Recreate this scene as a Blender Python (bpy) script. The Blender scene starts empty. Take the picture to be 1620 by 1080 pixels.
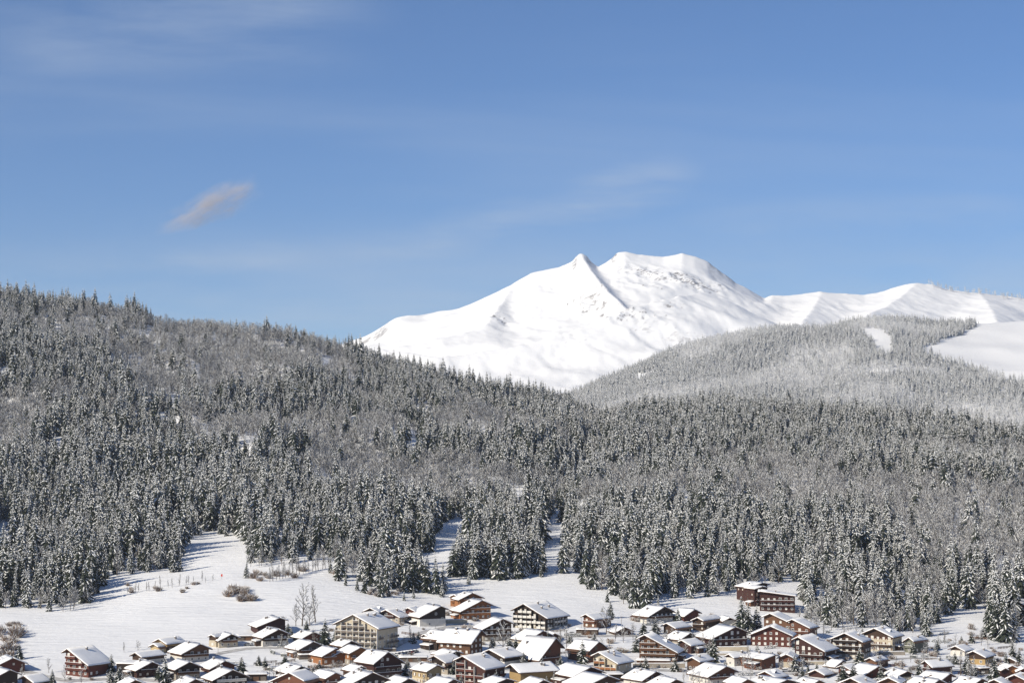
import bpy, bmesh, math, random
import numpy as np
from mathutils import Vector, Matrix

random.seed(7)
RNG = np.random.default_rng(11)
SC = bpy.context.scene
COL = SC.collection
rad = math.radians

# ------------------------------------------------------------------ camera
F_PX = 3155.0          # focal length in pixels of the 1620 wide photograph
HORIZON = 700.0        # image row of eye level
ZC = 120.0             # camera height over the valley floor
PITCH = math.atan((HORIZON - 540.0) / F_PX)
cam_d = bpy.data.cameras.new('camera')
cam_d.sensor_width = 36.0
cam_d.lens = 36.0 * F_PX / 1620.0
cam_d.clip_start = 1.0
cam_d.clip_end = 80000.0
cam = bpy.data.objects.new('camera', cam_d)
COL.objects.link(cam)
cam.location = (0, 0, ZC)
cam.rotation_euler = (math.pi / 2 + PITCH, 0, 0)
SC.camera = cam

# ------------------------------------------------------------------ daylight
SUN_EL, SUN_AZ = rad(29.0), rad(-125.0)     # azimuth clockwise from the view direction (+Y)
world = bpy.data.worlds.new('World')
SC.world = world
world.use_nodes = True
wn, wl = world.node_tree.nodes, world.node_tree.links
sky = wn.new('ShaderNodeTexSky')
sky.sky_type = 'NISHITA'
sky.sun_disc = False
sky.sun_elevation = SUN_EL
sky.sun_rotation = SUN_AZ
sky.altitude = 2500.0
sky.air_density = 0.9
sky.dust_density = 0.0
sky.ozone_density = 7.0
bg = wn['Background']
bg.inputs['Strength'].default_value = 0.090
# thin high cirrus and a low pale band: veils that thin out to nothing, laid over the clear sky by direction
geo = wn.new('ShaderNodeTexCoord')
def wmath(op, a, b=None, c=None):
    n = wn.new('ShaderNodeMath'); n.operation = op
    for i, v in enumerate((a, b, c)):
        if v is None: continue
        if isinstance(v, (int, float)): n.inputs[i].default_value = v
        else: wl.new(v, n.inputs[i])
    return n.outputs[0]
sep = wn.new('ShaderNodeSeparateXYZ'); wl.new(geo.outputs['Generated'], sep.inputs[0])
den = wmath('ADD', sep.outputs[2], 0.10)
cu = wmath('DIVIDE', sep.outputs[0], den)
cv = wmath('DIVIDE', sep.outputs[1], den)
comb = wn.new('ShaderNodeCombineXYZ'); wl.new(cu, comb.inputs[0]); wl.new(cv, comb.inputs[1])
mp = wn.new('ShaderNodeMapping'); mp.inputs['Rotation'].default_value = (0, 0, rad(18)); mp.inputs['Scale'].default_value = (0.55, 0.9, 1)
mp.inputs['Location'].default_value = (3.2, 1.7, 0)
wl.new(comb.outputs[0], mp.inputs[0])
nz = wn.new('ShaderNodeTexNoise'); nz.inputs['Scale'].default_value = 0.9; nz.inputs['Detail'].default_value = 7; nz.inputs['Roughness'].default_value = 0.52; nz.inputs['Distortion'].default_value = 0.5
wl.new(mp.outputs[0], nz.inputs['Vector'])
mr = wn.new('ShaderNodeMapRange'); mr.interpolation_type = 'SMOOTHSTEP'
mr.inputs['From Min'].default_value = 0.44; mr.inputs['From Max'].default_value = 0.80; mr.inputs['To Max'].default_value = 0.28
wl.new(nz.outputs['Fac'], mr.inputs['Value'])
hz = wn.new('ShaderNodeMapRange')      # cirrus belongs to the upper air: nothing below the horizon
hz.inputs['From Min'].default_value = 0.0; hz.inputs['From Max'].default_value = 0.06
wl.new(sep.outputs[2], hz.inputs['Value'])
def veil(a1, e1, a2, e2, width, amount):
    """a pale streak between two directions (x / y, z / y)"""
    ua, ue = wmath('DIVIDE', sep.outputs[0], sep.outputs[1]), wmath('DIVIDE', sep.outputs[2], sep.outputs[1])
    L_ = math.hypot(a2 - a1, e2 - e1); dx_, dz_ = (a2 - a1) / L_, (e2 - e1) / L_
    al = wmath('ADD', wmath('MULTIPLY', wmath('SUBTRACT', ua, a1), dx_), wmath('MULTIPLY', wmath('SUBTRACT', ue, e1), dz_))
    ac = wmath('ABSOLUTE', wmath('SUBTRACT', wmath('MULTIPLY', wmath('SUBTRACT', ue, e1), dx_), wmath('MULTIPLY', wmath('SUBTRACT', ua, a1), dz_)))
    def rng(src, a, b):
        r_ = wn.new('ShaderNodeMapRange'); r_.interpolation_type = 'SMOOTHSTEP'; r_.inputs['From Min'].default_value = a; r_.inputs['From Max'].default_value = b
        wl.new(src, r_.inputs['Value']); return r_.outputs[0]
    f = wmath('MULTIPLY', rng(ac, width, 0.0), wmath('MULTIPLY', rng(al, 0.0, L_ * .35), rng(al, L_ * 1.05, L_ * .75)))
    front = wmath('GREATER_THAN', sep.outputs[1], 0.05)
    n2 = wn.new('ShaderNodeTexNoise'); n2.inputs['Scale'].default_value = 26; n2.inputs['Detail'].default_value = 6; n2.inputs['Roughness'].default_value = .6
    m2 = wn.new('ShaderNodeMapping'); m2.inputs['Rotation'].default_value = (0, math.atan2(dz_, dx_), 0); m2.inputs['Scale'].default_value = (.22, 1, 1.6)
    wl.new(geo.outputs['Generated'], m2.inputs[0]); wl.new(m2.outputs[0], n2.inputs['Vector'])
    return wmath('MULTIPLY', wmath('MULTIPLY', f, front), wmath('MULTIPLY', rng(n2.outputs['Fac'], .12 if width > .05 else .25, .75), amount))
fac = wmath('MULTIPLY', mr.outputs[0], hz.outputs[0])
for args in ((-.10, .075, .105, .142, .026, .62), (-.30, .082, .02, .100, .018, .45), (-.30, .20, -.06, .222, .045, .34), (.05, .105, .28, .118, .022, .28), (-.50, .058, .50, .072, .062, .42)):  # the last, low and broad, is painted in to pale the lower sky
    fac = wmath('MAXIMUM', fac, veil(*args))
mix = wn.new('ShaderNodeMix'); mix.data_type = 'RGBA'
wl.new(fac, mix.inputs['Factor']); wl.new(sky.outputs[0], mix.inputs['A'])
mix.inputs['B'].default_value = (5.2, 5.9, 6.9, 1)
wl.new(mix.outputs['Result'], bg.inputs['Color'])

sun_d = bpy.data.lights.new('sun', 'SUN')
sun_d.energy = 4.9
sun_d.angle = rad(0.53)
sun_d.color = (1.0, 0.918, 0.775)
sun = bpy.data.objects.new('sun', sun_d)
COL.objects.link(sun)
to_sun = Vector((math.sin(SUN_AZ) * math.cos(SUN_EL), math.cos(SUN_AZ) * math.cos(SUN_EL), math.sin(SUN_EL)))
sun.rotation_euler = to_sun.to_track_quat('Z', 'Y').to_euler()
SC.view_settings.view_transform = 'Standard'
SC.view_settings.look = 'None'
SC.view_settings.exposure = 0.3
SC.view_settings.gamma = 1.0
SC.view_settings.use_curve_mapping = False
SC.cycles.max_bounces = 6
SC.cycles.diffuse_bounces = 3
SC.cycles.glossy_bounces = 2
SC.cycles.transparent_max_bounces = 8
SC.cycles.volume_bounces = 0
SC.cycles.volume_max_steps = 96

# ------------------------------------------------------------------ picture <-> place
CP, SP = math.cos(PITCH), math.sin(PITCH)
def at(px, py, y):
    """The point at distance y (metres north) seen at photograph pixel (px, py)."""
    t = (540.0 - py) / F_PX
    z = y * (t * CP + SP) / (CP - t * SP)
    x = (px - 810.0) / F_PX * (y * CP + z * SP)
    return x, y, z + ZC
def seen(x, y, z):
    z = z - ZC
    d = y * CP + z * SP
    return 810.0 + F_PX * x / d, 540.0 - F_PX * (-y * SP + z * CP) / d

# ------------------------------------------------------------------ noise
_G = RNG.random((256, 256))
def vnoise(x, y):
    xi, yi = np.floor(x).astype(int), np.floor(y).astype(int)
    fx, fy = x - xi, y - yi
    fx, fy = fx * fx * (3 - 2 * fx), fy * fy * (3 - 2 * fy)
    g = lambda i, j: _G[i % 256, j % 256]
    return (g(xi, yi) * (1 - fx) + g(xi + 1, yi) * fx) * (1 - fy) + (g(xi, yi + 1) * (1 - fx) + g(xi + 1, yi + 1) * fx) * fy
def fbm(x, y, octs=4, gain=0.5):
    s, a, t = 0, 1.0, 0
    for o in range(octs):
        s = s + a * (vnoise(x + 17.3 * o, y + 9.1 * o) - 0.5); t += a
        x, y, a = x * 2.03, y * 2.03, a * gain
    return s / t * 2          # about -1..1
def ridged(x, y, octs=4):
    s, a, t = 0, 1.0, 0
    for o in range(octs):
        s = s + a * (1 - 2 * np.abs(vnoise(x + 31.7 * o, y + 5.3 * o) - 0.5)); t += a
        x, y, a = x * 2.1, y * 2.1, a * 0.5
    return s / t

# ------------------------------------------------------------------ materials
def mat(name, col, rough=0.8, var=0.0, scale=1.0, bump=0.0, bscale=1.0, spec=0.3, rand=0.0, metal=0.0, stretch=None, dark=None):
    m = bpy.data.materials.new(name); m.use_nodes = True
    n, l = m.node_tree.nodes, m.node_tree.links
    b = n['Principled BSDF']
    b.inputs['Base Color'].default_value = (*col, 1)
    b.inputs['Roughness'].default_value = rough
    b.inputs['Specular IOR Level'].default_value = spec
    b.inputs['Metallic'].default_value = metal
    tc = n.new('ShaderNodeTexCoord')
    src = tc.outputs['Object']
    if stretch:
        mpn = n.new('ShaderNodeMapping'); mpn.inputs['Scale'].default_value = stretch
        l.new(src, mpn.inputs[0]); src = mpn.outputs[0]
    if var or rand:
        nx = n.new('ShaderNodeTexNoise'); nx.inputs['Scale'].default_value = scale; nx.inputs['Detail'].default_value = 5
        l.new(src, nx.inputs['Vector'])
        mx = n.new('ShaderNodeMix'); mx.data_type = 'RGBA'
        mr_ = n.new('ShaderNodeMapRange'); mr_.inputs['From Min'].default_value = 0.3; mr_.inputs['From Max'].default_value = 0.7
        l.new(nx.outputs['Fac'], mr_.inputs['Value']); l.new(mr_.outputs[0], mx.inputs['Factor'])
        lo = dark if dark else tuple(c * (1 - var) for c in col)
        mx.inputs['A'].default_value = (*lo, 1)
        mx.inputs['B'].default_value = (*[min(c * (1 + var * 0.6), 0.95) for c in col], 1)
        out = mx.outputs['Result']
        if rand:
            oi = n.new('ShaderNodeObjectInfo')
            hs = n.new('ShaderNodeHueSaturation')
            mr2 = n.new('ShaderNodeMapRange'); mr2.inputs['To Min'].default_value = 1 - rand; mr2.inputs['To Max'].default_value = 1 + rand
            l.new(oi.outputs['Random'], mr2.inputs['Value']); l.new(mr2.outputs[0], hs.inputs['Value'])
            l.new(out, hs.inputs['Color']); out = hs.outputs['Color']
        l.new(out, b.inputs['Base Color'])
    if bump:
        bx = n.new('ShaderNodeTexNoise'); bx.inputs['Scale'].default_value = bscale; bx.inputs['Detail'].default_value = 6
        l.new(src, bx.inputs['Vector'])
        bp = n.new('ShaderNodeBump'); bp.inputs['Strength'].default_value = bump; bp.inputs['Distance'].default_value = 0.5
        l.new(bx.outputs['Fac'], bp.inputs['Height']); l.new(bp.outputs[0], b.inputs['Normal'])
    return m

M = {}
M['snow'] = mat('snow', (0.85, 0.85, 0.85), 0.55, 0.03, 0.4, 0.12, 1.2, 0.25)
M['twig_snow'] = mat('twig_snow', (0.74, 0.74, 0.735), 0.6, 0.04, 0.9, 0, 1, 0.2)
M['needle'] = mat('needle', (0.036, 0.044, 0.030), 0.75, 0.4, 0.8, 0, 1, 0.2, rand=0.3)
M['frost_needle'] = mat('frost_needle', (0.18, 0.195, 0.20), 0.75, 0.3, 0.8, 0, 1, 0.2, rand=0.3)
M['bark'] = mat('bark', (0.10, 0.075, 0.055), 0.9, 0.3, 3, 0, 1, 0.1)
M['twig'] = mat('twig', (0.148, 0.140, 0.134), 0.9, 0.25, 1.5, 0, 1, 0.1, rand=0.3)
M['twig_brown'] = mat('twig_brown', (0.21, 0.14, 0.095), 0.9, 0.3, 1.5, 0, 1, 0.1, rand=0.25)
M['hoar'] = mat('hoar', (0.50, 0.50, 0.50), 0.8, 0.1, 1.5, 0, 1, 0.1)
M['pane'] = mat('window_glass', (0.03, 0.035, 0.045), 0.08, spec=0.6)
M['pale_pane'] = mat('pale_window_pane', (0.62, 0.60, 0.54), 0.35, 0.1, 2.0, spec=0.5)  # pale opaque colour given to some of the panes
M['frame_white'] = mat('painted_frame', (0.74, 0.72, 0.68), 0.6)
M['frame_brown'] = mat('timber_frame', (0.13, 0.07, 0.04), 0.7)
M['metal'] = mat('weathered_metal', (0.22, 0.22, 0.23), 0.5, 0.2, 2.0, metal=0.6)
M['chimney'] = mat('chimney_render', (0.22, 0.2, 0.19), 0.9, 0.3, 1.5)
M['concrete'] = mat('rough_concrete', (0.36, 0.34, 0.31), 0.9, 0.2, 0.5)
M['fascia'] = mat('fascia_board', (0.10, 0.055, 0.035), 0.8, 0.3, 2.0)
M['red'] = mat('red_plastic', (0.55, 0.05, 0.03), 0.5, 0.1, 2)
M['tyre'] = mat('tyre_rubber', (0.02, 0.02, 0.02), 0.8)
WALLC = dict(
    dark=(0.028, 0.018, 0.014), brown=(0.055, 0.031, 0.020), red=(0.105, 0.034, 0.024), maroon=(0.056, 0.023, 0.019),
    orange=(0.28, 0.120, 0.048), rust=(0.135, 0.055, 0.032), mid=(0.125, 0.062, 0.034), grey=(0.15, 0.125, 0.105), olive=(0.16, 0.165, 0.13))
for k, c in WALLC.items():
    M[k + '_timber'] = mat(k + '_timber', c, 0.75, 0.35, 1.2, 0.25, 3.0, 0.25, rand=0.15, stretch=(1, 1, 6))
for k, c in dict(white=(0.58, 0.55, 0.50), cream=(0.47, 0.41, 0.31), ochre=(0.34, 0.235, 0.11), yellow=(0.40, 0.31, 0.18), stone=(0.33, 0.29, 0.24)).items():
    M[k + '_render'] = mat(k + '_render', c, 0.9, 0.12, 0.6, 0.1, 4.0, 0.2, rand=0.08)

# ------------------------------------------------------------------ mesh helpers
class MB:
    def __init__(s): s.v, s.f, s.m = [], [], []
    def add(s, vs, fs, mi=0):
        o = len(s.v); s.v.extend(vs); s.f.extend([tuple(i + o for i in f) for f in fs]); s.m.extend([mi] * len(fs))
    def box(s, x0, x1, y0, y1, z0, z1, mi=0):
        s.add([(x0, y0, z0), (x1, y0, z0), (x1, y1, z0), (x0, y1, z0), (x0, y0, z1), (x1, y0, z1), (x1, y1, z1), (x0, y1, z1)],
              [(0, 3, 2, 1), (4, 5, 6, 7), (0, 1, 5, 4), (1, 2, 6, 5), (2, 3, 7, 6), (3, 0, 4, 7)], mi)
    def prism(s, sec, y0, y1, mi=0):
        """section in xz (counter-clockwise seen from -y) swept along y"""
        n = len(sec)
        s.add([(x, y0, z) for x, z in sec] + [(x, y1, z) for x, z in sec],
              [tuple(range(n)), tuple(range(2 * n - 1, n - 1, -1))] + [((i + 1) % n, i, n + i, n + (i + 1) % n) for i in range(n)], mi)
    def tube(s, p0, p1, r0, r1, n=3, mi=0, cap=False):
        p0, p1 = Vector(p0), Vector(p1); d = (p1 - p0)
        if d.length < 1e-6: return
        d.normalize(); a = d.orthogonal().normalized(); b = d.cross(a)
        vs = []
        for p, r in ((p0, r0), (p1, r1)):
            for k in range(n):
                t = 2 * math.pi * k / n; vs.append(tuple(p + a * (r * math.cos(t)) + b * (r * math.sin(t))))
        fs = [(k, (k + 1) % n, n + (k + 1) % n, n + k) for k in range(n)]
        if cap: fs.append(tuple(range(n, 2 * n)))
        s.add(vs, fs, mi)
    def mesh(s, name, mats, smooth=False):
        me = bpy.data.meshes.new(name)
        me.from_pydata(s.v, [], s.f)
        for m_ in (mats if isinstance(mats, (list, tuple)) else [mats]): me.materials.append(m_)
        if len(me.materials) > 1: me.polygons.foreach_set('material_index', s.m)
        if smooth: me.polygons.foreach_set('use_smooth', [True] * len(s.f))
        me.update()
        return me
def link(name, me, parent=None, loc=None, rz=None):
    o = bpy.data.objects.new(name, me); COL.objects.link(o)
    if parent is not None: o.parent = parent
    if loc is not None: o.location = loc
    if rz is not None: o.rotation_euler = (0, 0, rz)
    return o
def tag(o, label=None, cat=None, group=None, kind=None):
    if label: o['label'] = label
    if cat: o['category'] = cat
    if group: o['group'] = group
    if kind: o['kind'] = kind
    return o
def empty(name, loc, rz=0.0, scale=None):
    o = bpy.data.objects.new(name, None); COL.objects.link(o)
    o.empty_display_size = 1; o.location = loc; o.rotation_euler = (0, 0, rz)
    if scale: o.scale = scale
    return o
def grid_mesh(name, X, Y, Z, m):
    ny, nx = X.shape
    me = bpy.data.meshes.new(name)
    co = np.stack([X, Y, Z], -1).reshape(-1, 3).astype(np.float32)
    i = np.arange(ny * nx).reshape(ny, nx)
    q = np.stack([i[:-1, :-1], i[:-1, 1:], i[1:, 1:], i[1:, :-1]], -1).reshape(-1, 4)
    me.vertices.add(len(co)); me.vertices.foreach_set('co', co.ravel())
    me.loops.add(q.size); me.loops.foreach_set('vertex_index', q.ravel().astype(np.int32))
    me.polygons.add(len(q)); me.polygons.foreach_set('loop_start', np.arange(0, q.size, 4, dtype=np.int32))
    me.polygons.foreach_set('use_smooth', np.ones(len(q), bool))
    me.materials.append(m); me.update(calc_edges=True); me.validate()
    return me
# ================================================================== TERRAIN
def blur(T, n, it=2):
    for _ in range(it):
        for ax in (0, 1):
            P = np.pad(T, [(n, n) if a == ax else (0, 0) for a in (0, 1)], mode='edge')
            c = np.cumsum(P, ax); c = np.insert(c, 0, 0, ax)
            k = 2 * n + 1
            T = (np.take(c, range(k, c.shape[ax]), ax) - np.take(c, range(0, c.shape[ax] - k), ax)) / k
    return T
NY = [600, 800, 950, 1050, 1150, 1250, 1400, 1600, 1800, 2000, 2200, 2400, 2600]
NT = {
    -500: [1330, 1190, 1082, 1016, 964, 908, 840, 752, 668, 582, 516, 462, 462],
    0:    [1330, 1190, 1082, 1018, 968, 913, 848, 766, 684, 598, 534, 486, 486],
    150:  [1330, 1190, 1082, 1019, 962, 910, 845, 766, 688, 608, 550, 504, 499],
    300:  [1330, 1190, 1082, 1020, 955, 905, 840, 764, 690, 622, 566, 524, 520],
    430:  [1330, 1190, 1082, 1024, 957, 905, 842, 770, 700, 640, 584, 546, 542],
    540:  [1330, 1190, 1082, 1025, 960, 908, 850, 780, 712, 655, 600, 553, 550],
    640:  [1330, 1190, 1082, 1028, 970, 922, 863, 790, 722, 668, 624, 592, 590],
    740:  [1330, 1190, 1082, 1030, 978, 924, 862, 790, 728, 680, 647, 622, 622],
    880:  [1330, 1190, 1082, 1030, 984, 930, 870, 800, 742, 698, 667, 648, 650],
    1000: [1330, 1190, 1082, 1032, 985, 934, 875, 805, 748, 706, 678, 660, 648],
    1150: [1330, 1190, 1082, 1032, 985, 938, 880, 808, 750, 708, 680, 656, 642],
    1300: [1330, 1190, 1082, 1035, 992, 948, 888, 815, 758, 716, 690, 668, 652],
    1450: [1330, 1190, 1082, 1038, 1000, 960, 900, 828, 772, 730, 702, 684, 670],
    1620: [1330, 1190, 1082, 1040, 1006, 966, 908, 842, 786, 748, 724, 710, 700],
    2120: [1330, 1190, 1082, 1044, 1014, 980, 930, 872, 820, 782, 756, 740, 730]}
PXG = np.arange(-500, 2121, 10.0); YG = np.arange(600, 2601, 10.0)
_c = np.array(sorted(NT)); _t = np.array([np.interp(YG, NY, NT[k]) for k in _c])
TN = np.array([np.interp(PXG, _c, _t[:, j]) for j in range(len(YG))]).T
TN = blur(TN, 5, 2)
def bil(T, gx, gy, x, y):
    fx = np.clip((x - gx[0]) / (gx[1] - gx[0]), 0, len(gx) - 1.001); fy = np.clip((y - gy[0]) / (gy[1] - gy[0]), 0, len(gy) - 1.001)
    i, j = fx.astype(int), fy.astype(int); fx, fy = fx - i, fy - j
    return (T[i, j] * (1 - fx) + T[i + 1, j] * fx) * (1 - fy) + (T[i, j + 1] * (1 - fx) + T[i + 1, j + 1] * fx) * fy
def zpix(py, y):
    t = (540.0 - py) / F_PX
    return y * (t * CP + SP) / (CP - t * SP) + ZC
def near_z(x, y):
    x, y = np.asarray(x, float), np.asarray(y, float)
    yr = 2430.0
    yc = np.clip(y, 600, yr)
    px = 810 + F_PX * x / np.maximum(yc, 600)
    z = zpix(bil(TN, PXG, YG, px, yc), yc)
    z = z - np.maximum(y - yr, 0) * 0.20
    z = z - np.maximum(y - yr - 250, 0) * 0.15
    up = np.clip((yc - 1180) / 400, 0, 1)
    # gullies and ribs running down the wooded slopes, and the crease where the two slopes meet
    left = np.clip((1000 - px) / 250, 0.35, 1)
    q = (x + 0.42 * y) / 150
    z = z + up * left * 23.0 * (ridged(q, y / 520, 3) - 0.62) + up * 12.0 * fbm(x / 190, y / 260, 3)
    z = z + (1.5 * fbm(x / 50 + 3, y / 60, 3) + 2.2 * fbm(x / 130 + 8, y / 110, 2)) * np.clip((yc - 1030) / 100, 0.25, 1)
    crease = np.exp(-((px - np.interp(yc, [1300, 1700, 2100, 2430], [850, 900, 945, 950])) / 34.0) ** 2)
    z = z - 13.0 * crease * np.clip((yc - 1450) / 400, 0, 1)
    return z
def near1(x, y): return float(near_z(np.array([x]), np.array([y]))[0])
_YS = np.arange(820, 2420, 1.0)
def on_ground(px, py):
    """World point of the valley ground or slope that shows at photograph pixel (px, py)."""
    xs = (px - 810.0) / F_PX * _YS
    zs = near_z(xs, _YS)
    _, pys = seen(xs, _YS, zs)
    k = int(np.argmax(pys <= py)) if (pys <= py).any() else len(_YS) - 1
    return float(xs[k]), float(_YS[k]), float(zs[k])

# far wooded hill, 3.4 to 6 km
FC = {300: 600, 500: 582, 560: 568, 600: 566, 640: 578, 680: 604, 760: 632, 860: 642, 890: 634, 950: 606, 1000: 586, 1060: 558, 1120: 540,
      1180: 530, 1240: 520, 1300: 523, 1340: 514, 1400: 503, 1440: 508, 1480: 512, 1530: 512, 1620: 506, 1800: 500, 2300: 520}
def far_z(x, y):
    x, y = np.asarray(x, float), np.asarray(y, float)
    yr = 5650.0
    yc = np.clip(y, 2500, yr)
    px = 810 + F_PX * x / yc
    rp = np.interp(px, list(FC), list(FC.values()))
    for d in (-14, 14, 28, -28): rp = rp + np.interp(px + d, list(FC), list(FC.values()))
    rp = rp / 5
    t = np.clip((yc - 3400) / (yr - 3400), 0, 1)
    py = 790 + (rp - 790) * (1 - (1 - t) ** 1.25)
    z = zpix(py, yc)
    z = np.where(y < 3400, z - (3400 - y) * 0.06, z)
    z = z - np.maximum(y - yr, 0) * 0.22
    return z + 26 * fbm(x / 330, y / 420, 4) * np.clip((y - 3300) / 500, 0, 1) * np.clip((yr + 150 - y) / 500, 0.25, 1)

# snow mountain, 6 to 10 km
RP = [(-900, 640), (0, 600), (300, 580), (480, 560), (515, 549), (570, 548), (600, 536), (650, 521), (700, 508), (740, 490), (790, 460), (840, 432), (862, 427),
      (880, 423), (895, 419), (906, 416), (911, 407), (916, 402), (923, 401), (930, 406), (937, 417), (947, 423), (958, 416), (968, 409), (977, 400), (990, 398), (1010, 402),
      (1030, 405), (1050, 406), (1080, 401), (1100, 405), (1120, 413), (1145, 432), (1165, 447), (1190, 460), (1210, 472), (1222, 467), (1240, 468),
      (1262, 466), (1300, 462), (1330, 464), (1370, 466), (1400, 461), (1420, 453), (1450, 448), (1480, 450), (1500, 457), (1550, 464), (1620, 471), (1800, 490), (2600, 560)]
YR = 8900.0
_rx = np.array([(p - 810) / F_PX * YR for p, _ in RP]); _rz = np.array([zpix(q, YR) for _, q in RP])
def seg_d(x, y, pts):
    """distance to a polyline and its interpolated height"""
    best, bz = np.full(x.shape, 1e9), np.zeros(x.shape)
    for (x0, y0, z0), (x1, y1, z1) in zip(pts[:-1], pts[1:]):
        dx, dy = x1 - x0, y1 - y0
        t = np.clip(((x - x0) * dx + (y - y0) * dy) / (dx * dx + dy * dy), 0, 1)
        d = np.hypot(x - x0 - t * dx, y - y0 - t * dy)
        u = d < best
        best = np.where(u, d, best); bz = np.where(u, z0 + t * (z1 - z0), bz)
    return best, bz
def wp(px, py, y): return at(px, py, y)
SPURS = [  # polyline (photograph pixel, distance), flank slope
    ([wp(575, 551, 8000), wp(640, 556, 7600), wp(695, 566, 7350), wp(760, 556, 7400), wp(832, 545, 7450), wp(900, 525, 7550), wp(960, 503, 7650), wp(1003, 489, 7750), wp(1075, 468, 7950), wp(1110, 462, 8150)], 0.42),
    ([wp(919, 404, 8900), wp(930, 420, 8700), wp(945, 440, 8450), wp(962, 462, 8250), wp(985, 482, 8050)], 0.72),
    ([wp(812, 452, 8850), wp(795, 480, 8500), wp(770, 515, 8100)], 0.34),
    ([wp(1300, 463, 8880), wp(1285, 490, 8400), wp(1260, 520, 7800)], 0.32),
    ([wp(1450, 449, 8880), wp(1410, 480, 8400), wp(1370, 500, 7900)], 0.3),
    ([wp(1550, 464, 8880), wp(1570, 490, 8200), wp(1580, 520, 7500)], 0.3)]
CRAGS = [(868, 432, 8800, 70, 90, .7), (985, 412, 8820, 70, 60, .8), (1015, 425, 8700, 130, 70, 1.0), (1055, 436, 8620, 150, 70, 1.0), (1095, 446, 8560, 120, 80, .8), (1030, 452, 8450, 110, 70, .6),
         (925, 455, 8300, 120, 130, .8), (945, 470, 8150, 60, 120, .9), (785, 500, 8250, 110, 130, .8), (830, 470, 8450, 80, 100, .4), (1000, 505, 7700, 160, 110, .8), (1050, 490, 7850, 120, 100, .6),
         (1160, 455, 8750, 70, 60, .45), (1135, 446, 8650, 60, 70, .45), (905, 530, 7500, 120, 90, .4), (1290, 466, 8860, 120, 30, .35), (1360, 466, 8860, 120, 30, .35), (1500, 462, 8820, 120, 60, .4), (1000, 440, 8500, 90, 90, .5)]
def mtn_z(x, y):
    x, y = np.asarray(x, float), np.asarray(y, float)
    yy = np.clip(y, 6000, 9600)
    rz = np.interp(x * YR / np.maximum(y, 6000), _rx, _rz)
    foot = zpix(628, 6300)
    t = np.clip((YR - yy) / (YR - 6300), 0, 1)
    xr = x * YR / np.maximum(y, 6000)
    soft = sum(np.interp(xr + d, _rx, _rz) for d in np.linspace(-260, 260, 13)) / 13     # notches of the crest fade out down the face
    k_ = np.clip(t * 7, 0, 1); k_ = k_ * k_ * (3 - 2 * k_)
    rz0, rz = rz, rz * (1 - k_) + np.minimum(soft, rz + 400) * k_
    z = foot + (rz - foot) * (1 - t) ** 1.55
    z = np.where(yy > YR, rz - (yy - YR) * 0.75, z)
    w = np.clip(t * 9, 0, 1)
    z = z + w * (22 * (ridged(x / 520 + y / 900, y / 1500, 4) - 0.55) + 16 * fbm(x / 260, y / 260, 5))
    k = 22.0
    for pts, sl in SPURS:
        d, bz = seg_d(x, y, pts)
        c = bz - d * sl * (0.75 + 0.5 * vnoise(x / 170 + 3, y / 170))
        h = np.clip((c - z) / k * 0.5 + 0.5, 0, 1)
        z = z * (1 - h) + c * h + k * h * (1 - h)
    # wind packed unevenness, and bands of small crags where rock breaks through
    z = z + w * (7 * fbm(x / 90, y / 120, 4) + 5 * (ridged(x / 60 + y / 300, y / 260, 3) - .6))
    cm = np.zeros(z.shape)
    for (px_, py_, yy_, rx_, ry_, am) in CRAGS:
        X0, Y0, _ = at(px_, py_, yy_)
        cm = np.maximum(cm, am * np.exp(-((x - X0) / rx_) ** 2 - ((y - Y0) / ry_) ** 2))
    cr = ridged((x + .5 * y) / 74, (y - .3 * x) / 60, 4) - .45
    steps = np.round(cr * 5) / 5
    z = z + w * cm * 38 * (0.35 * cr + 0.65 * steps)
    z = z + 5.0 * fbm(x / 40, y / 200 + 3, 3) * np.clip(1 - np.abs(y - YR) / 60, 0, 1)
    return z

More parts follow.
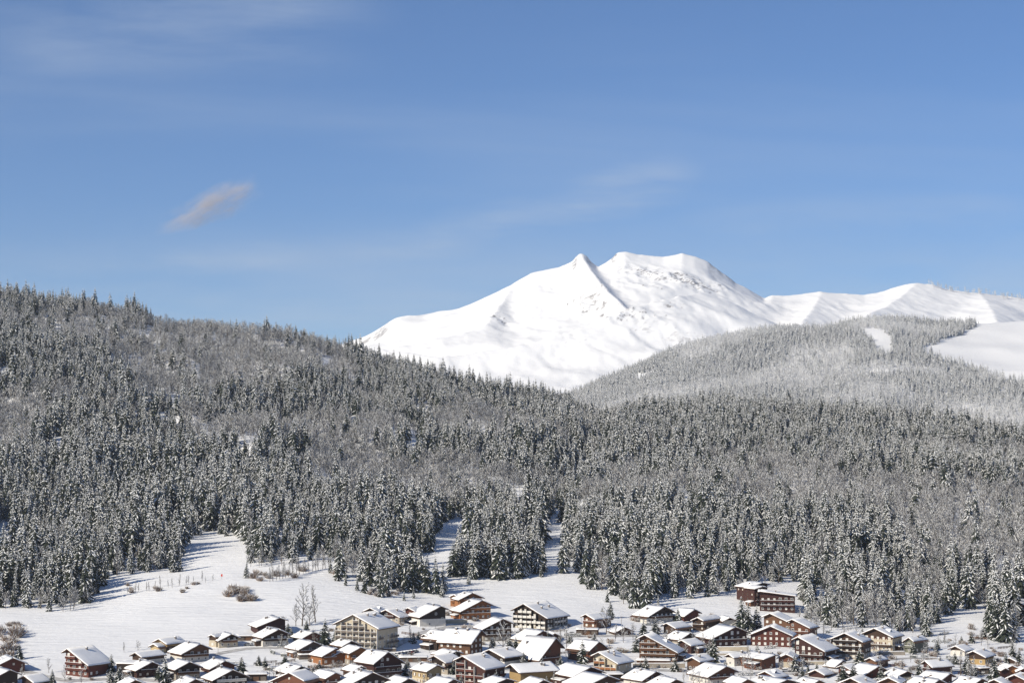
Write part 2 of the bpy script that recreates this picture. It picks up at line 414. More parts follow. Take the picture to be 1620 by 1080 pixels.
def snow_ground(name, rock=False, soil=False):
    m = mat(name, (0.85, 0.85, 0.85), 0.6, spec=0.25)
    n, l = m.node_tree.nodes, m.node_tree.links
    b = n['Principled BSDF']
    tc = n.new('ShaderNodeTexCoord')
    def noise(sc, det=6, r=0.55):
        x = n.new('ShaderNodeTexNoise'); x.inputs['Scale'].default_value = sc; x.inputs['Detail'].default_value = det; x.inputs['Roughness'].default_value = r
        l.new(tc.outputs['Object'], x.inputs['Vector']); return x.outputs['Fac']
    def ramp(src, a, b_, lo=0.0, hi=1.0):
        r = n.new('ShaderNodeMapRange'); r.inputs['From Min'].default_value = a; r.inputs['From Max'].default_value = b_
        r.inputs['To Min'].default_value = lo; r.inputs['To Max'].default_value = hi; l.new(src, r.inputs['Value']); return r.outputs[0]
    def mul(a, b_):
        x = n.new('ShaderNodeMath'); x.operation = 'MULTIPLY'; l.new(a, x.inputs[0]); l.new(b_, x.inputs[1]); return x.outputs[0]
    mx = n.new('ShaderNodeMix'); mx.data_type = 'RGBA'
    mx.inputs['A'].default_value = (0.85, 0.852, 0.855, 1)
    if rock:
        mx.inputs['A'].default_value = (0.92, 0.92, 0.92, 1)
        g = n.new('ShaderNodeNewGeometry'); sp_ = n.new('ShaderNodeSeparateXYZ'); l.new(g.outputs['True Normal'], sp_.inputs[0])
        steep = ramp(sp_.outputs[2], 0.80, 0.69)
        l.new(mul(steep, ramp(noise(0.03, 8, 0.7), 0.42, 0.54)), mx.inputs['Factor'])
        mx.inputs['B'].default_value = (0.36, 0.345, 0.34, 1)
        bs, bd = 0.012, 14.0
    else:
        l.new(ramp(noise(0.05, 9, 0.7), 0.60, 0.74, 0, 0.55 if soil else 0.1), mx.inputs['Factor'])
        mx.inputs['B'].default_value = (0.55, 0.55, 0.56, 1)
        bs, bd = 0.22, 0.9
    l.new(mx.outputs['Result'], b.inputs['Base Color'])
    bp = n.new('ShaderNodeBump'); bp.inputs['Strength'].default_value = 0.2 if rock else 0.35; bp.inputs['Distance'].default_value = bd
    l.new(noise(bs, 8, 0.6), bp.inputs['Height'])
    last = bp
    if not rock:      # wind ribs and old tracks running across the snow
        for ang, sc_, amt in ((35, (.06, .9, 1), .5), (-28, (.05, .7, 1), .4)):
            mp_ = n.new('ShaderNodeMapping'); mp_.inputs['Rotation'].default_value = (0, 0, rad(ang)); mp_.inputs['Scale'].default_value = sc_; l.new(tc.outputs['Object'], mp_.inputs[0])
            x_ = n.new('ShaderNodeTexNoise'); x_.inputs['Scale'].default_value = .6; x_.inputs['Detail'].default_value = 4; l.new(mp_.outputs[0], x_.inputs['Vector'])
            b2 = n.new('ShaderNodeBump'); b2.inputs['Strength'].default_value = amt; b2.inputs['Distance'].default_value = .55
            l.new(ramp(x_.outputs['Fac'], .52, .64), b2.inputs['Height']); l.new(last.outputs[0], b2.inputs['Normal']); last = b2
    l.new(last.outputs[0], b.inputs['Normal'])
    return m
M['ground'] = snow_ground('snow_field')
M['far_snow'] = snow_ground('hill_snow')
M['mtn'] = snow_ground('mountain_snow', rock=True)

X, Y = np.meshgrid(np.arange(-1500, 1501, 6.0), np.concatenate([np.arange(560, 2500, 6.0), np.arange(2500, 3400, 30.0)]))
tag(link('ground', grid_mesh('ground', X, Y, near_z(X, Y), M['ground'])), 'snow covered meadow and wooded slope behind the village', kind='structure')
X, Y = np.meshgrid(np.arange(-3000, 3001, 22.0), np.arange(2900, 6400, 22.0))
tag(link('far_hill', grid_mesh('far_hill', X, Y, far_z(X, Y), M['far_snow'])), 'pale far hill under frosted forest below the mountain', kind='structure')
X, Y = np.meshgrid(np.concatenate([np.arange(-3600, -1500, 30.0), np.arange(-1500, 2700, 8.0), np.arange(2700, 3601, 30.0)]), np.concatenate([np.arange(6000, 7300, 26.0), np.arange(7300, 8500, 12.0), np.arange(8500, 9000, 7.0), np.arange(9000, 9100, 15.0), np.arange(9100, 9700, 30.0)]))
tag(link('mountain', grid_mesh('mountain', X, Y, mtn_z(X, Y), M['mtn'])), 'sunlit snow mountain with a pointed summit', kind='structure')
# valley floor sheet under everything, out to behind the mountain that closes the horizon
X, Y = np.meshgrid(np.linspace(-5000, 5000, 51), np.linspace(-800, 10200, 56))
Z = np.full(X.shape, -60.0)
tag(link('valley_floor', grid_mesh('valley_floor', X, Y, Z, M['far_snow'])), 'snowy valley floor between the hills', kind='structure')
X, Y = np.meshgrid(np.arange(-1500, 1501, 30.0), np.arange(-300, 561, 20.0))
zn = near_z(X, np.full(X.shape, 560.0))
Zb = zn + (ZC - 6 - zn) * np.clip((260 - Y) / 300, 0, 1) ** 1.3
tag(link('near_slope', grid_mesh('near_slope', X, Y, Zb, M['ground'])), 'snowy slope under the viewpoint across the valley', kind='structure')
# ================================================================== TREES
def spruce_meshes(seed, whorls=26, per=9, h=22.0, snowy=0.62, slim=1.0, fw=.62, sq=.52):
    """(trunk, foliage, snow) builders of a spruce h metres tall, base at the origin"""
    r = random.Random(seed)
    tr, fo, sn = MB(), MB(), MB()
    tr.tube((0, 0, -2.0), (0, 0, h * 0.55), 0.30, 0.17, 6); tr.tube((0, 0, h * 0.55), (0, 0, h * 0.985), 0.17, 0.03, 5)
    base = 0.07 * h
    maxr = 0.180 * h * slim
    lean = (r.uniform(-.12, .12), r.uniform(-.12, .12))
    for w in range(whorls):
        f = (w + r.uniform(-.3, .3)) / (whorls - 1); f = min(max(f, 0), 1)
        z0 = base + (h * 0.97 - base) * f ** 0.93
        L0 = maxr * ((1 - f) ** 0.82) * (0.55 + 0.45 * min(1, (f + .12) / .2)) + 0.32
        n = max(4, int(round(per * (1 - 0.35 * f))))
        ph = r.uniform(0, 6.28)
        for k in range(n):
            a = ph + 6.283 * k / n + r.uniform(-.3, .3)
            L = L0 * r.uniform(0.62, 1.22)
            droop = r.uniform(0.38, 0.75) * (1 - 0.4 * f)
            dx, dy = math.cos(a), math.sin(a); sx, sy = -dy, dx
            zb = z0 + r.uniform(-.12, .12)
            st = [(0.06, 0.10, 0.0), (0.35, 0.34, -0.10), (0.72, 0.30, -0.52), (1.0, 0.03, -0.92)]
            V, S = [], []
            for (t, wd, dz) in st:
                cx, cy, cz = dx * L * t, dy * L * t, zb + dz * droop * L + 0.10 * L * math.sin(t * 3.1)
                cx += lean[0] * f; cy += lean[1] * f
                wl_ = fw * L * wd * r.uniform(.7, 1.3) + .05; wr_ = fw * L * wd * r.uniform(.7, 1.3) + .05
                dl, dr = wl_ * r.uniform(.35, .75), wr_ * r.uniform(.35, .75)
                V += [(cx - sx * wl_, cy - sy * wl_, cz - dl), (cx, cy, cz), (cx + sx * wr_, cy + sy * wr_, cz - dr)]
                q = sq * r.uniform(.6, 1.25)
                S += [(cx - sx * wl_ * q, cy - sy * wl_ * q, cz - dl * q + .13), (cx, cy, cz + .20 + .012 * L), (cx + sx * wr_ * q, cy + sy * wr_ * q, cz - dr * q + .13)]
            fc = []
            for i in range(3):
                o = 3 * i
                fc += [(o, o + 1, o + 4, o + 3), (o + 1, o + 2, o + 5, o + 4)]
            # closed underside so that the branch has thickness
            und = [(V[3 * i][0] * .5 + V[3 * i + 2][0] * .5, V[3 * i][1] * .5 + V[3 * i + 2][1] * .5, min(V[3 * i][2], V[3 * i + 2][2]) - 0.10 * L) for i in range(4)]
            fu = []
            for i in range(3):
                o = 3 * i
                fu += [(o + 3, 12 + i + 1, 12 + i, o), (o + 2, 12 + i, 12 + i + 1, o + 5)]
            fo.add(V + und, fc + fu)
            if r.random() < snowy:
                i0 = r.choice((0, 0, 1)); i1 = r.choice((2, 3, 3))
                Sx = S[3 * i0:3 * (i1 + 1)]; m_ = i1 - i0
                fcs = []
                for i in range(m_):
                    o = 3 * i
                    side = r.random()
                    if side < .86: fcs.append((o, o + 1, o + 4, o + 3))
                    if side > .14: fcs.append((o + 1, o + 2, o + 5, o + 4))
                # drop the rim of the pad onto the needles
                rim = [(p[0], p[1], p[2] - .24) for p in Sx]
                k_ = len(Sx)
                for i in range(m_):
                    o = 3 * i
                    fcs += [(o + 3, k_ + o + 3, k_ + o, o), (o + 2, k_ + o + 2, k_ + o + 5, o + 5)]
                o = 3 * m_
                fcs += [(o, k_ + o, k_ + o + 1, o + 1), (o + 1, k_ + o + 1, k_ + o + 2, o + 2)]
                sn.add(Sx + rim, fcs[::1])
    fo.tube((0, 0, h * .95), (lean[0], lean[1], h), .22, .03, 4); sn.tube((.05, 0, h * .965), (lean[0], lean[1], h + .12), .2, .05, 4)
    return tr, fo, sn

def bare_meshes(seed, h=15.0, spread=0.42, limbs=16, subs=6, twigs=5, rise=0.75, base=0.22, thick=1.0):
    """(trunk, branches, frost) of a leafless tree"""
    r = random.Random(seed)
    tr, br, fr = MB(), MB(), MB()
    def jit(v, s): return Vector((v.x + r.uniform(-s, s), v.y + r.uniform(-s, s), v.z + r.uniform(-s, s))).normalized()
    pts = [Vector((0, 0, -1.5))]; d = Vector((0, 0, 1)); nseg = 7
    for i in range(nseg):
        d = jit(d + Vector((0, 0, .35)), .10); pts.append(pts[-1] + d * ((h * .9 + 1.5) / nseg))
    for i in range(nseg):
        tr.tube(pts[i], pts[i + 1], .017 * h * (1 - i / nseg) + .03, .017 * h * (1 - (i + 1) / nseg) + .03, 5)
    def along(t):
        t = min(max(t, 0), .999) * nseg; i = int(t); return pts[i].lerp(pts[i + 1], t - i)
    def snowy(p0, p1, rr):
        m = MB(); up = Vector((0, 0, rr * 1.0))
        fr.tube(p0 + up, p1 + up, rr, rr * .7, 3)
    for k in range(limbs):
        t = base + (1 - base) * (k + r.random()) / limbs
        p = along(t); a = k * 2.4 + r.uniform(-.5, .5)
        L = h * spread * (1.12 - t * .72) * r.uniform(.7, 1.15)
        dd = Vector((math.cos(a), math.sin(a), rise + t * .6)).normalized()
        q = [p]; 
        for i in range(3):
            dd = jit(dd + Vector((0, 0, .12)), .16); q.append(q[-1] + dd * L / 3)
        for i in range(3): br.tube(q[i], q[i + 1], thick * (.09 * (1 - i / 3.2) * h / 15), thick * (.09 * (1 - (i + 1) / 3.2) * h / 15), 3)
        for i in range(3):
            if r.random() < .7: snowy(q[i], q[i + 1], .055 * thick)
        for s_ in range(subs):
            u = .25 + .75 * (s_ + r.random()) / subs
            i = min(int(u * 3), 2); p1 = q[i].lerp(q[i + 1], u * 3 - i)
            d1 = jit(dd, .75); d1.z = abs(d1.z) * .8 + .1; L1 = L * .42 * r.uniform(.6, 1.2) * (1.2 - u * .5)
            p2 = p1 + d1 * L1
            br.tube(p1, p2, .042 * thick, .022 * thick, 3)
            if r.random() < .7: snowy(p1, p2, .036 * thick)
            for w in range(twigs):
                v = .25 + .75 * (w + r.random()) / twigs
                p3 = p1.lerp(p2, v); d2 = jit(d1, .9); p4 = p3 + d2 * L1 * .5 * r.uniform(.5, 1.2)
                br.tube(p3, p4, .024 * thick, .012 * thick, 3)
                if r.random() < .5: snowy(p3, p4, .023 * thick)
    return tr, br, fr

SPR = []
for i in range(7):
    t_, f_, s_ = spruce_meshes(100 + i, whorls=20 + i % 3 * 2, per=7 + i % 2, snowy=(.74, .58, .48, .66, .44, .8, .54)[i], slim=(1, .86, 1.1, .92, 1.0, .8, 1.05)[i])
    SPR.append((t_.mesh('spruce_trunk', M['bark']), f_.mesh('spruce_foliage', M['needle']), s_.mesh('spruce_snow', M['twig_snow'])))
BAR = []
for i in range(6):
    kw = [dict(), dict(spread=.36, rise=1.0), dict(h=12, spread=.5, rise=.6), dict(spread=.3, rise=1.3, limbs=20), dict(h=10, spread=.55, rise=.7, base=.12), dict(spread=.45)][i]
    t_, b_, f_ = bare_meshes(300 + i, thick=1.6, subs=5, twigs=4, **kw)
    BAR.append((t_.mesh('bare_trunk', M['bark']), b_.mesh('bare_branches', M['twig']), f_.mesh('bare_frost', M['twig_snow']), kw.get('h', 15.0)))
def shrub_mesh(seed, n=70, mats=('twig_brown', 'twig_snow')):
    r = random.Random(seed); b, f = MB(), MB()
    for k in range(n):
        a, e = r.uniform(0, 6.28), r.uniform(.5, 1.45)
        d = Vector((math.cos(a) * math.cos(e), math.sin(a) * math.cos(e), math.sin(e)))
        p0 = Vector((r.uniform(-.5, .5), r.uniform(-.5, .5), -.3)); p1 = p0 + d * r.uniform(1.2, 2.1)
        b.tube(p0, p1, .05, .03, 3)
        for j in range(5):
            q = p0.lerp(p1, r.uniform(.35, 1)); d2 = (d + Vector((r.uniform(-1, 1), r.uniform(-1, 1), r.uniform(-.2, .8)))).normalized()
            q1 = q + d2 * r.uniform(.4, .9)
            b.tube(q, q1, .03, .018, 3)
            if r.random() < .45: f.tube(q + Vector((0, 0, .05)), q1 + Vector((0, 0, .05)), .045, .03, 3)
    return b.mesh('shrub_twigs', M[mats[0]]), f.mesh('shrub_snow', M[mats[1]])
SHR = [shrub_mesh(500 + i, 46 + 8 * i) for i in range(4)]

def joined(parts, name, mats):
    m = MB()
    for k, p in enumerate(parts): m.add(p.v, p.f, k)
    return m.mesh(name, mats)
def asset(objs, name):
    c = bpy.data.collections.new(name)
    for me in objs:
        c.objects.link(bpy.data.objects.new(me.name, me))
    return c
FOREST_SPR = asset([joined(spruce_meshes(700 + i, whorls=20 + i % 3, per=7, snowy=(.72, .6, .5, .68, .44, .82, .55, .52)[i], slim=(1, .86, 1.12, .92, 1.0, .8, 1.05, .95)[i]), 'wood_spruce', [M['bark'], M['needle'], M['twig_snow']]) for i in range(8)], 'wood_spruces')
FOREST_BAR = asset([joined(bare_meshes(800 + i, h=15, thick=2.0, limbs=16, subs=6, twigs=5, spread=(.58, .50, .62, .56, .48)[i], rise=(.55, .75, .45, .6, .9)[i]), 'wood_bare_tree', [M['bark'], M['twig'], M['twig_snow']]) for i in range(5)], 'wood_bare_trees')
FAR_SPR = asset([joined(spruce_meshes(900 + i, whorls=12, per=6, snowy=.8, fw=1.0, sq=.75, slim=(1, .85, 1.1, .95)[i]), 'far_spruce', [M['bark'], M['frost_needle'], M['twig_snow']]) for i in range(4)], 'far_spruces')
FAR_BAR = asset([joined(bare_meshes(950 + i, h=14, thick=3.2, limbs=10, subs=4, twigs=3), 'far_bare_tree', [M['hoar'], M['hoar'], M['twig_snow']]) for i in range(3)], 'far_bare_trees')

def scatter(name, pts, sc, collection, label):
    """one object that stands a tree of the collection on every point"""
    me = bpy.data.meshes.new(name)
    me.vertices.add(len(pts)); me.vertices.foreach_set('co', np.asarray(pts, np.float32).ravel())
    n = len(pts)
    sc = np.asarray(sc, np.float32); wide = RNG.uniform(.78, 1.15, n).astype(np.float32)
    a = me.attributes.new('tree_scale', 'FLOAT_VECTOR', 'POINT'); a.data.foreach_set('vector', np.stack([sc * wide, sc * wide, sc], -1).ravel())
    a = me.attributes.new('tree_turn', 'FLOAT_VECTOR', 'POINT')
    rot = np.zeros((n, 3), np.float32); rot[:, 2] = RNG.random(n) * 6.283; rot[:, :2] = RNG.normal(0, .025, (n, 2))
    a.data.foreach_set('vector', rot.ravel())
    a = me.attributes.new('tree_kind', 'INT', 'POINT'); a.data.foreach_set('value', RNG.integers(0, len(collection.objects), n).astype(np.int32))
    o = link(name, me)
    ng = bpy.data.node_groups.new(name, 'GeometryNodeTree')
    ng.interface.new_socket('Geometry', in_out='INPUT', socket_type='NodeSocketGeometry')
    ng.interface.new_socket('Geometry', in_out='OUTPUT', socket_type='NodeSocketGeometry')
    N, L = ng.nodes, ng.links
    gi, go = N.new('NodeGroupInput'), N.new('NodeGroupOutput')
    ip = N.new('GeometryNodeInstanceOnPoints'); ci = N.new('GeometryNodeCollectionInfo')
    ci.inputs['Collection'].default_value = collection; ci.inputs['Separate Children'].default_value = True; ci.inputs['Reset Children'].default_value = True
    def attr(nm, ty):
        x = N.new('GeometryNodeInputNamedAttribute'); x.data_type = ty; x.inputs['Name'].default_value = nm
        return next(s for s in x.outputs if s.enabled and s.name == 'Attribute')
    L.new(gi.outputs[0], ip.inputs['Points']); L.new(ci.outputs[0], ip.inputs['Instance'])
    ip.inputs['Pick Instance'].default_value = True
    L.new(attr('tree_kind', 'INT'), ip.inputs['Instance Index'])
    L.new(attr('tree_turn', 'FLOAT_VECTOR'), ip.inputs['Rotation'])
    L.new(attr('tree_scale', 'FLOAT_VECTOR'), ip.inputs['Scale'])
    L.new(ip.outputs[0], go.inputs[0])
    md = o.modifiers.new('trees', 'NODES'); md.node_group = ng
    return tag(o, label, kind='stuff')

# ---- where the woods stand, as read from the photograph
EDGE = [(-600, 975), (0, 968), (60, 970), (130, 966), (165, 930), (200, 915), (288, 908), (300, 868), (325, 858), (365, 872), (382, 900), (400, 905), (440, 895), (520, 893), (548, 910), (592, 920), (620, 936),
        (702, 938), (722, 912), (735, 912), (768, 920), (800, 908), (842, 900), (860, 908), (905, 900), (925, 926), (952, 944), (985, 960), (1012, 968), (1052, 948), (1100, 948), (1148, 948),
        (1180, 938), (1200, 930), (1262, 940), (1270, 966), (1288, 998), (1320, 1002), (1380, 1000), (1428, 1004), (1440, 1010), (1462, 1012), (1478, 998), (1490, 976), (1512, 966), (1562, 966), (1572, 1018), (1604, 1020), (1612, 1000), (1660, 1000), (2200, 1010)]
EX, EYp = zip(*EDGE)
def inpoly(px, py, poly):
    c = np.zeros(np.shape(px), bool); n = len(poly)
    for i in range(n):
        (x0, y0), (x1, y1) = poly[i], poly[(i + 1) % n]
        if y0 == y1: continue
        c ^= ((y0 > py) != (y1 > py)) & (px < (x1 - x0) * (py - y0) / (y1 - y0) + x0)
    return c
CLEAR = [[(680, 930), (684, 850), (705, 826), (748, 814), (770, 822), (742, 846), (718, 884), (712, 930)], [(712, 890), (716, 872), (838, 872), (840, 890)], [(824, 850), (836, 812), (852, 812), (840, 850), (838, 890), (828, 890)],
         [(860, 912), (858, 850), (864, 816), (890, 812), (892, 912)],
         [(1066, 800), (1080, 782), (1098, 784), (1096, 806)], [(292, 912), (300, 850), (330, 838), (386, 866), (392, 912)], [(-20, 900), (-20, 830), (18, 828), (24, 905)],
         [(1228, 968), (1258, 940), (1270, 972), (1240, 985)], [(1162, 985), (1158, 950), (1180, 938), (1200, 925), (1265, 925), (1268, 975)]]
def wood_ok(px, py):
    wob = np.where((px < 1150), 9 * fbm(px / 26, px / 90 + 4, 3), 3 * fbm(px / 22, px / 80, 2))
    ok = py < np.interp(px, EX, EYp) + wob - 3
    for poly in CLEAR: ok &= ~inpoly(px + 7 * fbm(px / 15, py / 11, 2), py + 6 * fbm(px / 15 + 9, py / 11, 2), poly)
    return ok
def jgrid(x0, x1, y0, y1, s):
    X, Y = np.meshgrid(np.arange(x0, x1, s), np.arange(y0, y1, s))
    X = X + RNG.uniform(-.46, .46, X.shape) * s; Y = Y + RNG.uniform(-.46, .46, Y.shape) * s
    return X.ravel(), Y.ravel()
tx, ty = jgrid(-760, 760, 1040, 2560, 8.0)
keep = np.abs(tx) < ty * 0.272 + 30
tx, ty = tx[keep], ty[keep]
tz = near_z(tx, ty)
tpx, tpy = seen(tx, ty, tz)
ok = wood_ok(tpx, tpy)
# leafless patches: broad drifts, more of them on the lower right and the upper left
leafy = fbm(tx / 120 + 40, ty / 170 + 7, 4)
bias = np.interp(tpx, [0, 150, 450, 650, 900, 1150, 1300, 1620], [.08, .20, .20, .15, -.08, -.10, .18, .22]) \
     - .34 * np.exp(-((tpy - np.interp(tpx, EX, EYp) + 45) / 55.0) ** 2) - .3 * (tpx > 1000) * (tpy < 730)
is_bare = leafy + bias > .16
mixd = RNG.random(len(tx)); is_bare = np.where(mixd < .10, ~is_bare, is_bare)
edge_gap = np.interp(tpx, EX, EYp) - tpy
is_bare = np.where((edge_gap < 12) & (RNG.random(len(tx)) < .5), True, is_bare)
gap = (fbm(tx / 30 + 8, ty / 40 + 77, 2) < np.where(tpx < 1000, -.38, -.46)) & (edge_gap > 25)        # small openings
thin = is_bare & (RNG.random(len(tx)) < .25)
ok &= ~gap & ~thin
alt = np.clip((ty - 1150) / 1200, 0, 1)
spr_h = np.clip((22.5 - 1.5 * alt) * (1 + .24 * RNG.normal(0, 1, len(tx))) * (1 + .30 * fbm(tx / 80 + 5, ty / 80, 2)), 8, 36)
bar_h = np.clip((16.0 - 1.5 * alt) * (1 + .16 * RNG.normal(0, 1, len(tx))), 7, 20)
bar_h = np.where(edge_gap < 10, bar_h * .62, bar_h)
spr_h = np.where(edge_gap < 26, spr_h * RNG.uniform(.5, 1.12, len(tx)), spr_h)
spr_h = np.where((tpx > 1400) & (tpx < 1500) & (edge_gap < 90), spr_h * .68, spr_h)
# the two lone tall spruces on the middle ridge and the pair beside them
def near_trees():
    S, B = [], []
    for i in np.nonzero(ok)[0]:
        (B if is_bare[i] else S).append((float(tx[i]), float(ty[i]), float(tz[i]), float(bar_h[i] if is_bare[i] else spr_h[i])))
    return S, B
SP_ALL, BA_ALL = near_trees()
for px, y, hh in ((748, 2120, 30), (760, 2130, 31), (680, 2200, 26), (505, 2240, 24), (543, 2230, 24), (1000, 2250, 24), (985, 2240, 23), (10, 2330, 27), (14, 2335, 30), (40, 2330, 25)):
    x = (px - 810) / F_PX * y; SP_ALL.append((x, y, near1(x, y), hh))
for px, py, hp in ((540, 912, 60), (585, 926, 66), (574, 919, 58), (612, 937, 68), (600, 930, 55), (625, 930, 58), (640, 931, 70), (655, 935, 64), (690, 939, 62), (676, 938, 58), (702, 937, 48), (665, 930, 68),
                   (850, 908, 66), (858, 904, 58), (843, 900, 54), (890, 906, 70), (940, 931, 68), (925, 923, 66), (1001, 961, 60), (1020, 963, 64), (1090, 946, 64), (1560, 1000, 62), (1572, 1012, 68), (1586, 1016, 74), (1598, 1014, 60), (1580, 1006, 66)):
    x, y, z = on_ground(px, py); SP_ALL.append((x, y, z, hp * y / F_PX))
_q = random.Random(3)
for i in range(44):
    px = _q.uniform(724, 834); py = _q.uniform(893, 912) + 6 * math.sin((px - 724) / 110 * 3.1); x, y, z = on_ground(px, py); SP_ALL.append((x, y, z, _q.uniform(52, 72) * y / F_PX))
# far woods
fx, fy = jgrid(-1700, 1900, 3300, 5750, 9.5)
fpx0 = 810 + F_PX * fx / fy
k = (fpx0 > 540) & (fpx0 < 1680); fx, fy = fx[k], fy[k]
fz = far_z(fx, fy); fpx, fpy = seen(fx, fy, fz)
FARCLEAR = [[(1462, 553), (1492, 536), (1530, 524), (1560, 512), (1620, 480), (1720, 480), (1720, 640), (1640, 612), (1560, 592), (1480, 566)], [(1356, 522), (1390, 520), (1416, 546), (1412, 562), (1384, 552)],
            [(998, 594), (1050, 574), (1058, 578), (1004, 602)], [(1545, 522), (1530, 470), (1700, 470), (1700, 530)]]
fok = np.ones(len(fx), bool)
for poly in FARCLEAR: fok &= ~inpoly(fpx + 12 * fbm(fx / 90, fy / 90, 3), fpy + 7 * fbm(fx / 80 + 4, fy / 110, 3), poly)
open_ = fbm(fx / 130, fy / 130, 3)
fok &= ~((open_ > .5) & (fpy < 590) & (fpx > 1150))
fb = (fbm(fx / 260 + 60, fy / 300 + 3, 3) + np.interp(fpx, [900, 1300, 1620], [-.16, -.06, .04]) > .14)
fb = np.where(RNG.random(len(fx)) < .12, ~fb, fb)
fh = np.clip(20.0 * (1 + .24 * RNG.normal(0, 1, len(fx))), 8, 32)
a = fok & ~fb; b = fok & fb
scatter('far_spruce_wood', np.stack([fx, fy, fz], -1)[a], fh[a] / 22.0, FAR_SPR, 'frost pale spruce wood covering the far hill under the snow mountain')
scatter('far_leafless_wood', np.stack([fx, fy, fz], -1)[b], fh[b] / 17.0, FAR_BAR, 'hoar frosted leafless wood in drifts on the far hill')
# frosted scrub along the right mountain crest
sx = np.array([at(p, 460, YR - 15)[0] for p in RNG.uniform(1470, 1640, 80) ]); sy = np.full(80, YR - 15.0) + RNG.uniform(-60, 10, 80)
sz = mtn_z(sx, sy)
scatter('crest_scrub', np.stack([sx, sy, sz], -1), RNG.uniform(1.0, 2.1, 80), FAR_BAR, 'frosted scrub along the right crest of the snow mountain')
sx = np.array([at(p, 500, 5600)[0] for p in RNG.uniform(1530, 1640, 14)]); sy = RNG.uniform(5000, 5640, 14); sz = far_z(sx, sy)
# ================================================================== FOREST TREES ONE BY ONE, THEN THE REST
ORD = ['first', 'second', 'third', 'fourth', 'fifth', 'sixth', 'seventh', 'eighth', 'ninth', 'tenth', 'eleventh', 'twelfth', 'thirteenth', 'fourteenth', 'fifteenth', 'sixteenth', 'seventeenth', 'eighteenth',
       'nineteenth', 'twentieth'] + ['twenty-' + w for w in ('first', 'second', 'third', 'fourth', 'fifth', 'sixth', 'seventh', 'eighth', 'ninth')] + ['thirtieth'] + ['thirty-' + w for w in ('first', 'second', 'third', 'fourth', 'fifth', 'sixth', 'seventh', 'eighth', 'ninth')]
WOOD = [(-50, 172, 'on the far-left wood edge'), (172, 300, 'left of the shaded snow gully'), (300, 400, 'above the shaded snow gully'), (400, 552, 'behind the row of thin saplings'),
        (552, 640, 'behind the wide balcony block'), (640, 718, 'above the twin orange chalets'), (718, 812, 'in the clump above the white-balcony block'), (812, 900, 'between the two narrow snow strips'),
        (900, 985, 'right of the open snow meadow'), (985, 1075, 'behind the black-gabled chalet'), (1075, 1175, 'behind the long-roofed village edge'), (1175, 1280, 'around the stepped maroon block'),
        (1280, 1400, 'behind the two white-windowed hotels'), (1400, 1500, 'left of the bright snow patch'), (1500, 1562, 'above the bright snow patch'), (1562, 1700, 'at the far right of the wood edge')]
def size_px(t): return t[3] * F_PX / t[1]
def seg_of(px):
    for k, s in enumerate(WOOD):
        if px < s[1]: return k
    return len(WOOD) - 1
def split(allt, n):
    allt = sorted(allt, key=lambda t: t[1])
    cand = [t for t in allt if -8 < seen(*t[:3])[0] < 1628]
    top = sorted(cand, key=lambda t: -size_px(t))[:n]
    ids = set(map(id, top))
    return top, [t for t in allt if id(t) not in ids]
def individually(top, build, noun, grp):
    segs = {}
    for t in top: segs.setdefault(seg_of(seen(*t[:3])[0]), []).append(t)
    for k, lst in sorted(segs.items()):
        lst.sort(key=lambda t: t[1])
        h = (len(lst) + 1) // 2 if len(lst) > 9 else len(lst)
        rows = [(lst[:h], 'front row')] + ([(lst[h:], 'rear row')] if h < len(lst) else [])
        for row, rn in rows:
            row.sort(key=lambda t: seen(*t[:3])[0])
            tall = max(row, key=size_px)
            for i, t in enumerate(row):
                pos = ORD[i] + ' from left' if len(row) > 1 else 'alone'
                lab = '%s%s %s, %s, %s' % ('tallest ' if t is tall and len(row) > 2 else '', noun, WOOD[k][2], rn, pos)
                build(t, lab, grp)
def put_spruce(t, lab, grp, kind=None):
    x, y, z, h = t[:4]
    a, f, s = SPR[random.randrange(len(SPR)) if kind is None else kind]
    r = empty('spruce_tree', (x, y, z), random.uniform(0, 6.28), (h / 22 * random.uniform(.92, 1.12),) * 2 + (h / 22,))
    tag(r, lab, 'tree', grp)
    link('trunk', a, r); link('foliage', f, r); tag(link('snow', s, r), kind='stuff')
    return r
def put_bare(t, lab, grp, kind=None, name='leafless_tree'):
    x, y, z, h = t[:4]
    a, b, f, hh = BAR[random.randrange(len(BAR)) if kind is None else kind]
    r = empty(name, (x, y, z), random.uniform(0, 6.28), (h / hh,) * 3)
    tag(r, lab, 'tree', grp)
    link('trunk', a, r); tag(link('branches', b, r), kind='stuff'); tag(link('snow', f, r), kind='stuff')
    return r
# ================================================================== VILLAGE
HAZE = 3.4e-5
def frame_mesh(name, w, h, m, d=.14, t=.14):
    b = MB()
    b.box(-w / 2, -w / 2 + t, -d, 0, -h / 2, h / 2); b.box(w / 2 - t, w / 2, -d, 0, -h / 2, h / 2)
    b.box(-w / 2 + t, w / 2 - t, -d, 0, h / 2 - t, h / 2); b.box(-w / 2 + t, w / 2 - t, -d, 0, -h / 2, -h / 2 + t)
    b.box(-.04, .04, -d + .02, 0, -h / 2 + t, h / 2 - t)
    return b.mesh(name, m)
def pane_mesh(w, h, m, t=.14):
    b = MB(); b.box(-w / 2 + t, w / 2 - t, -.05, .03, -h / 2 + t, h / 2 - t); return b.mesh('pane', m)
WIN = {}
for key, w, h in (('small', 1.25, 1.35), ('door', 1.5, 2.1), ('wide', 2.0, 1.4)):
    for fr in ('white', 'brown'):
        for pn in ('pane', 'pale_pane'):
            WIN[key, fr, pn] = (frame_mesh('window', w, h, M['frame_' + fr]), pane_mesh(w, h, M[pn]))
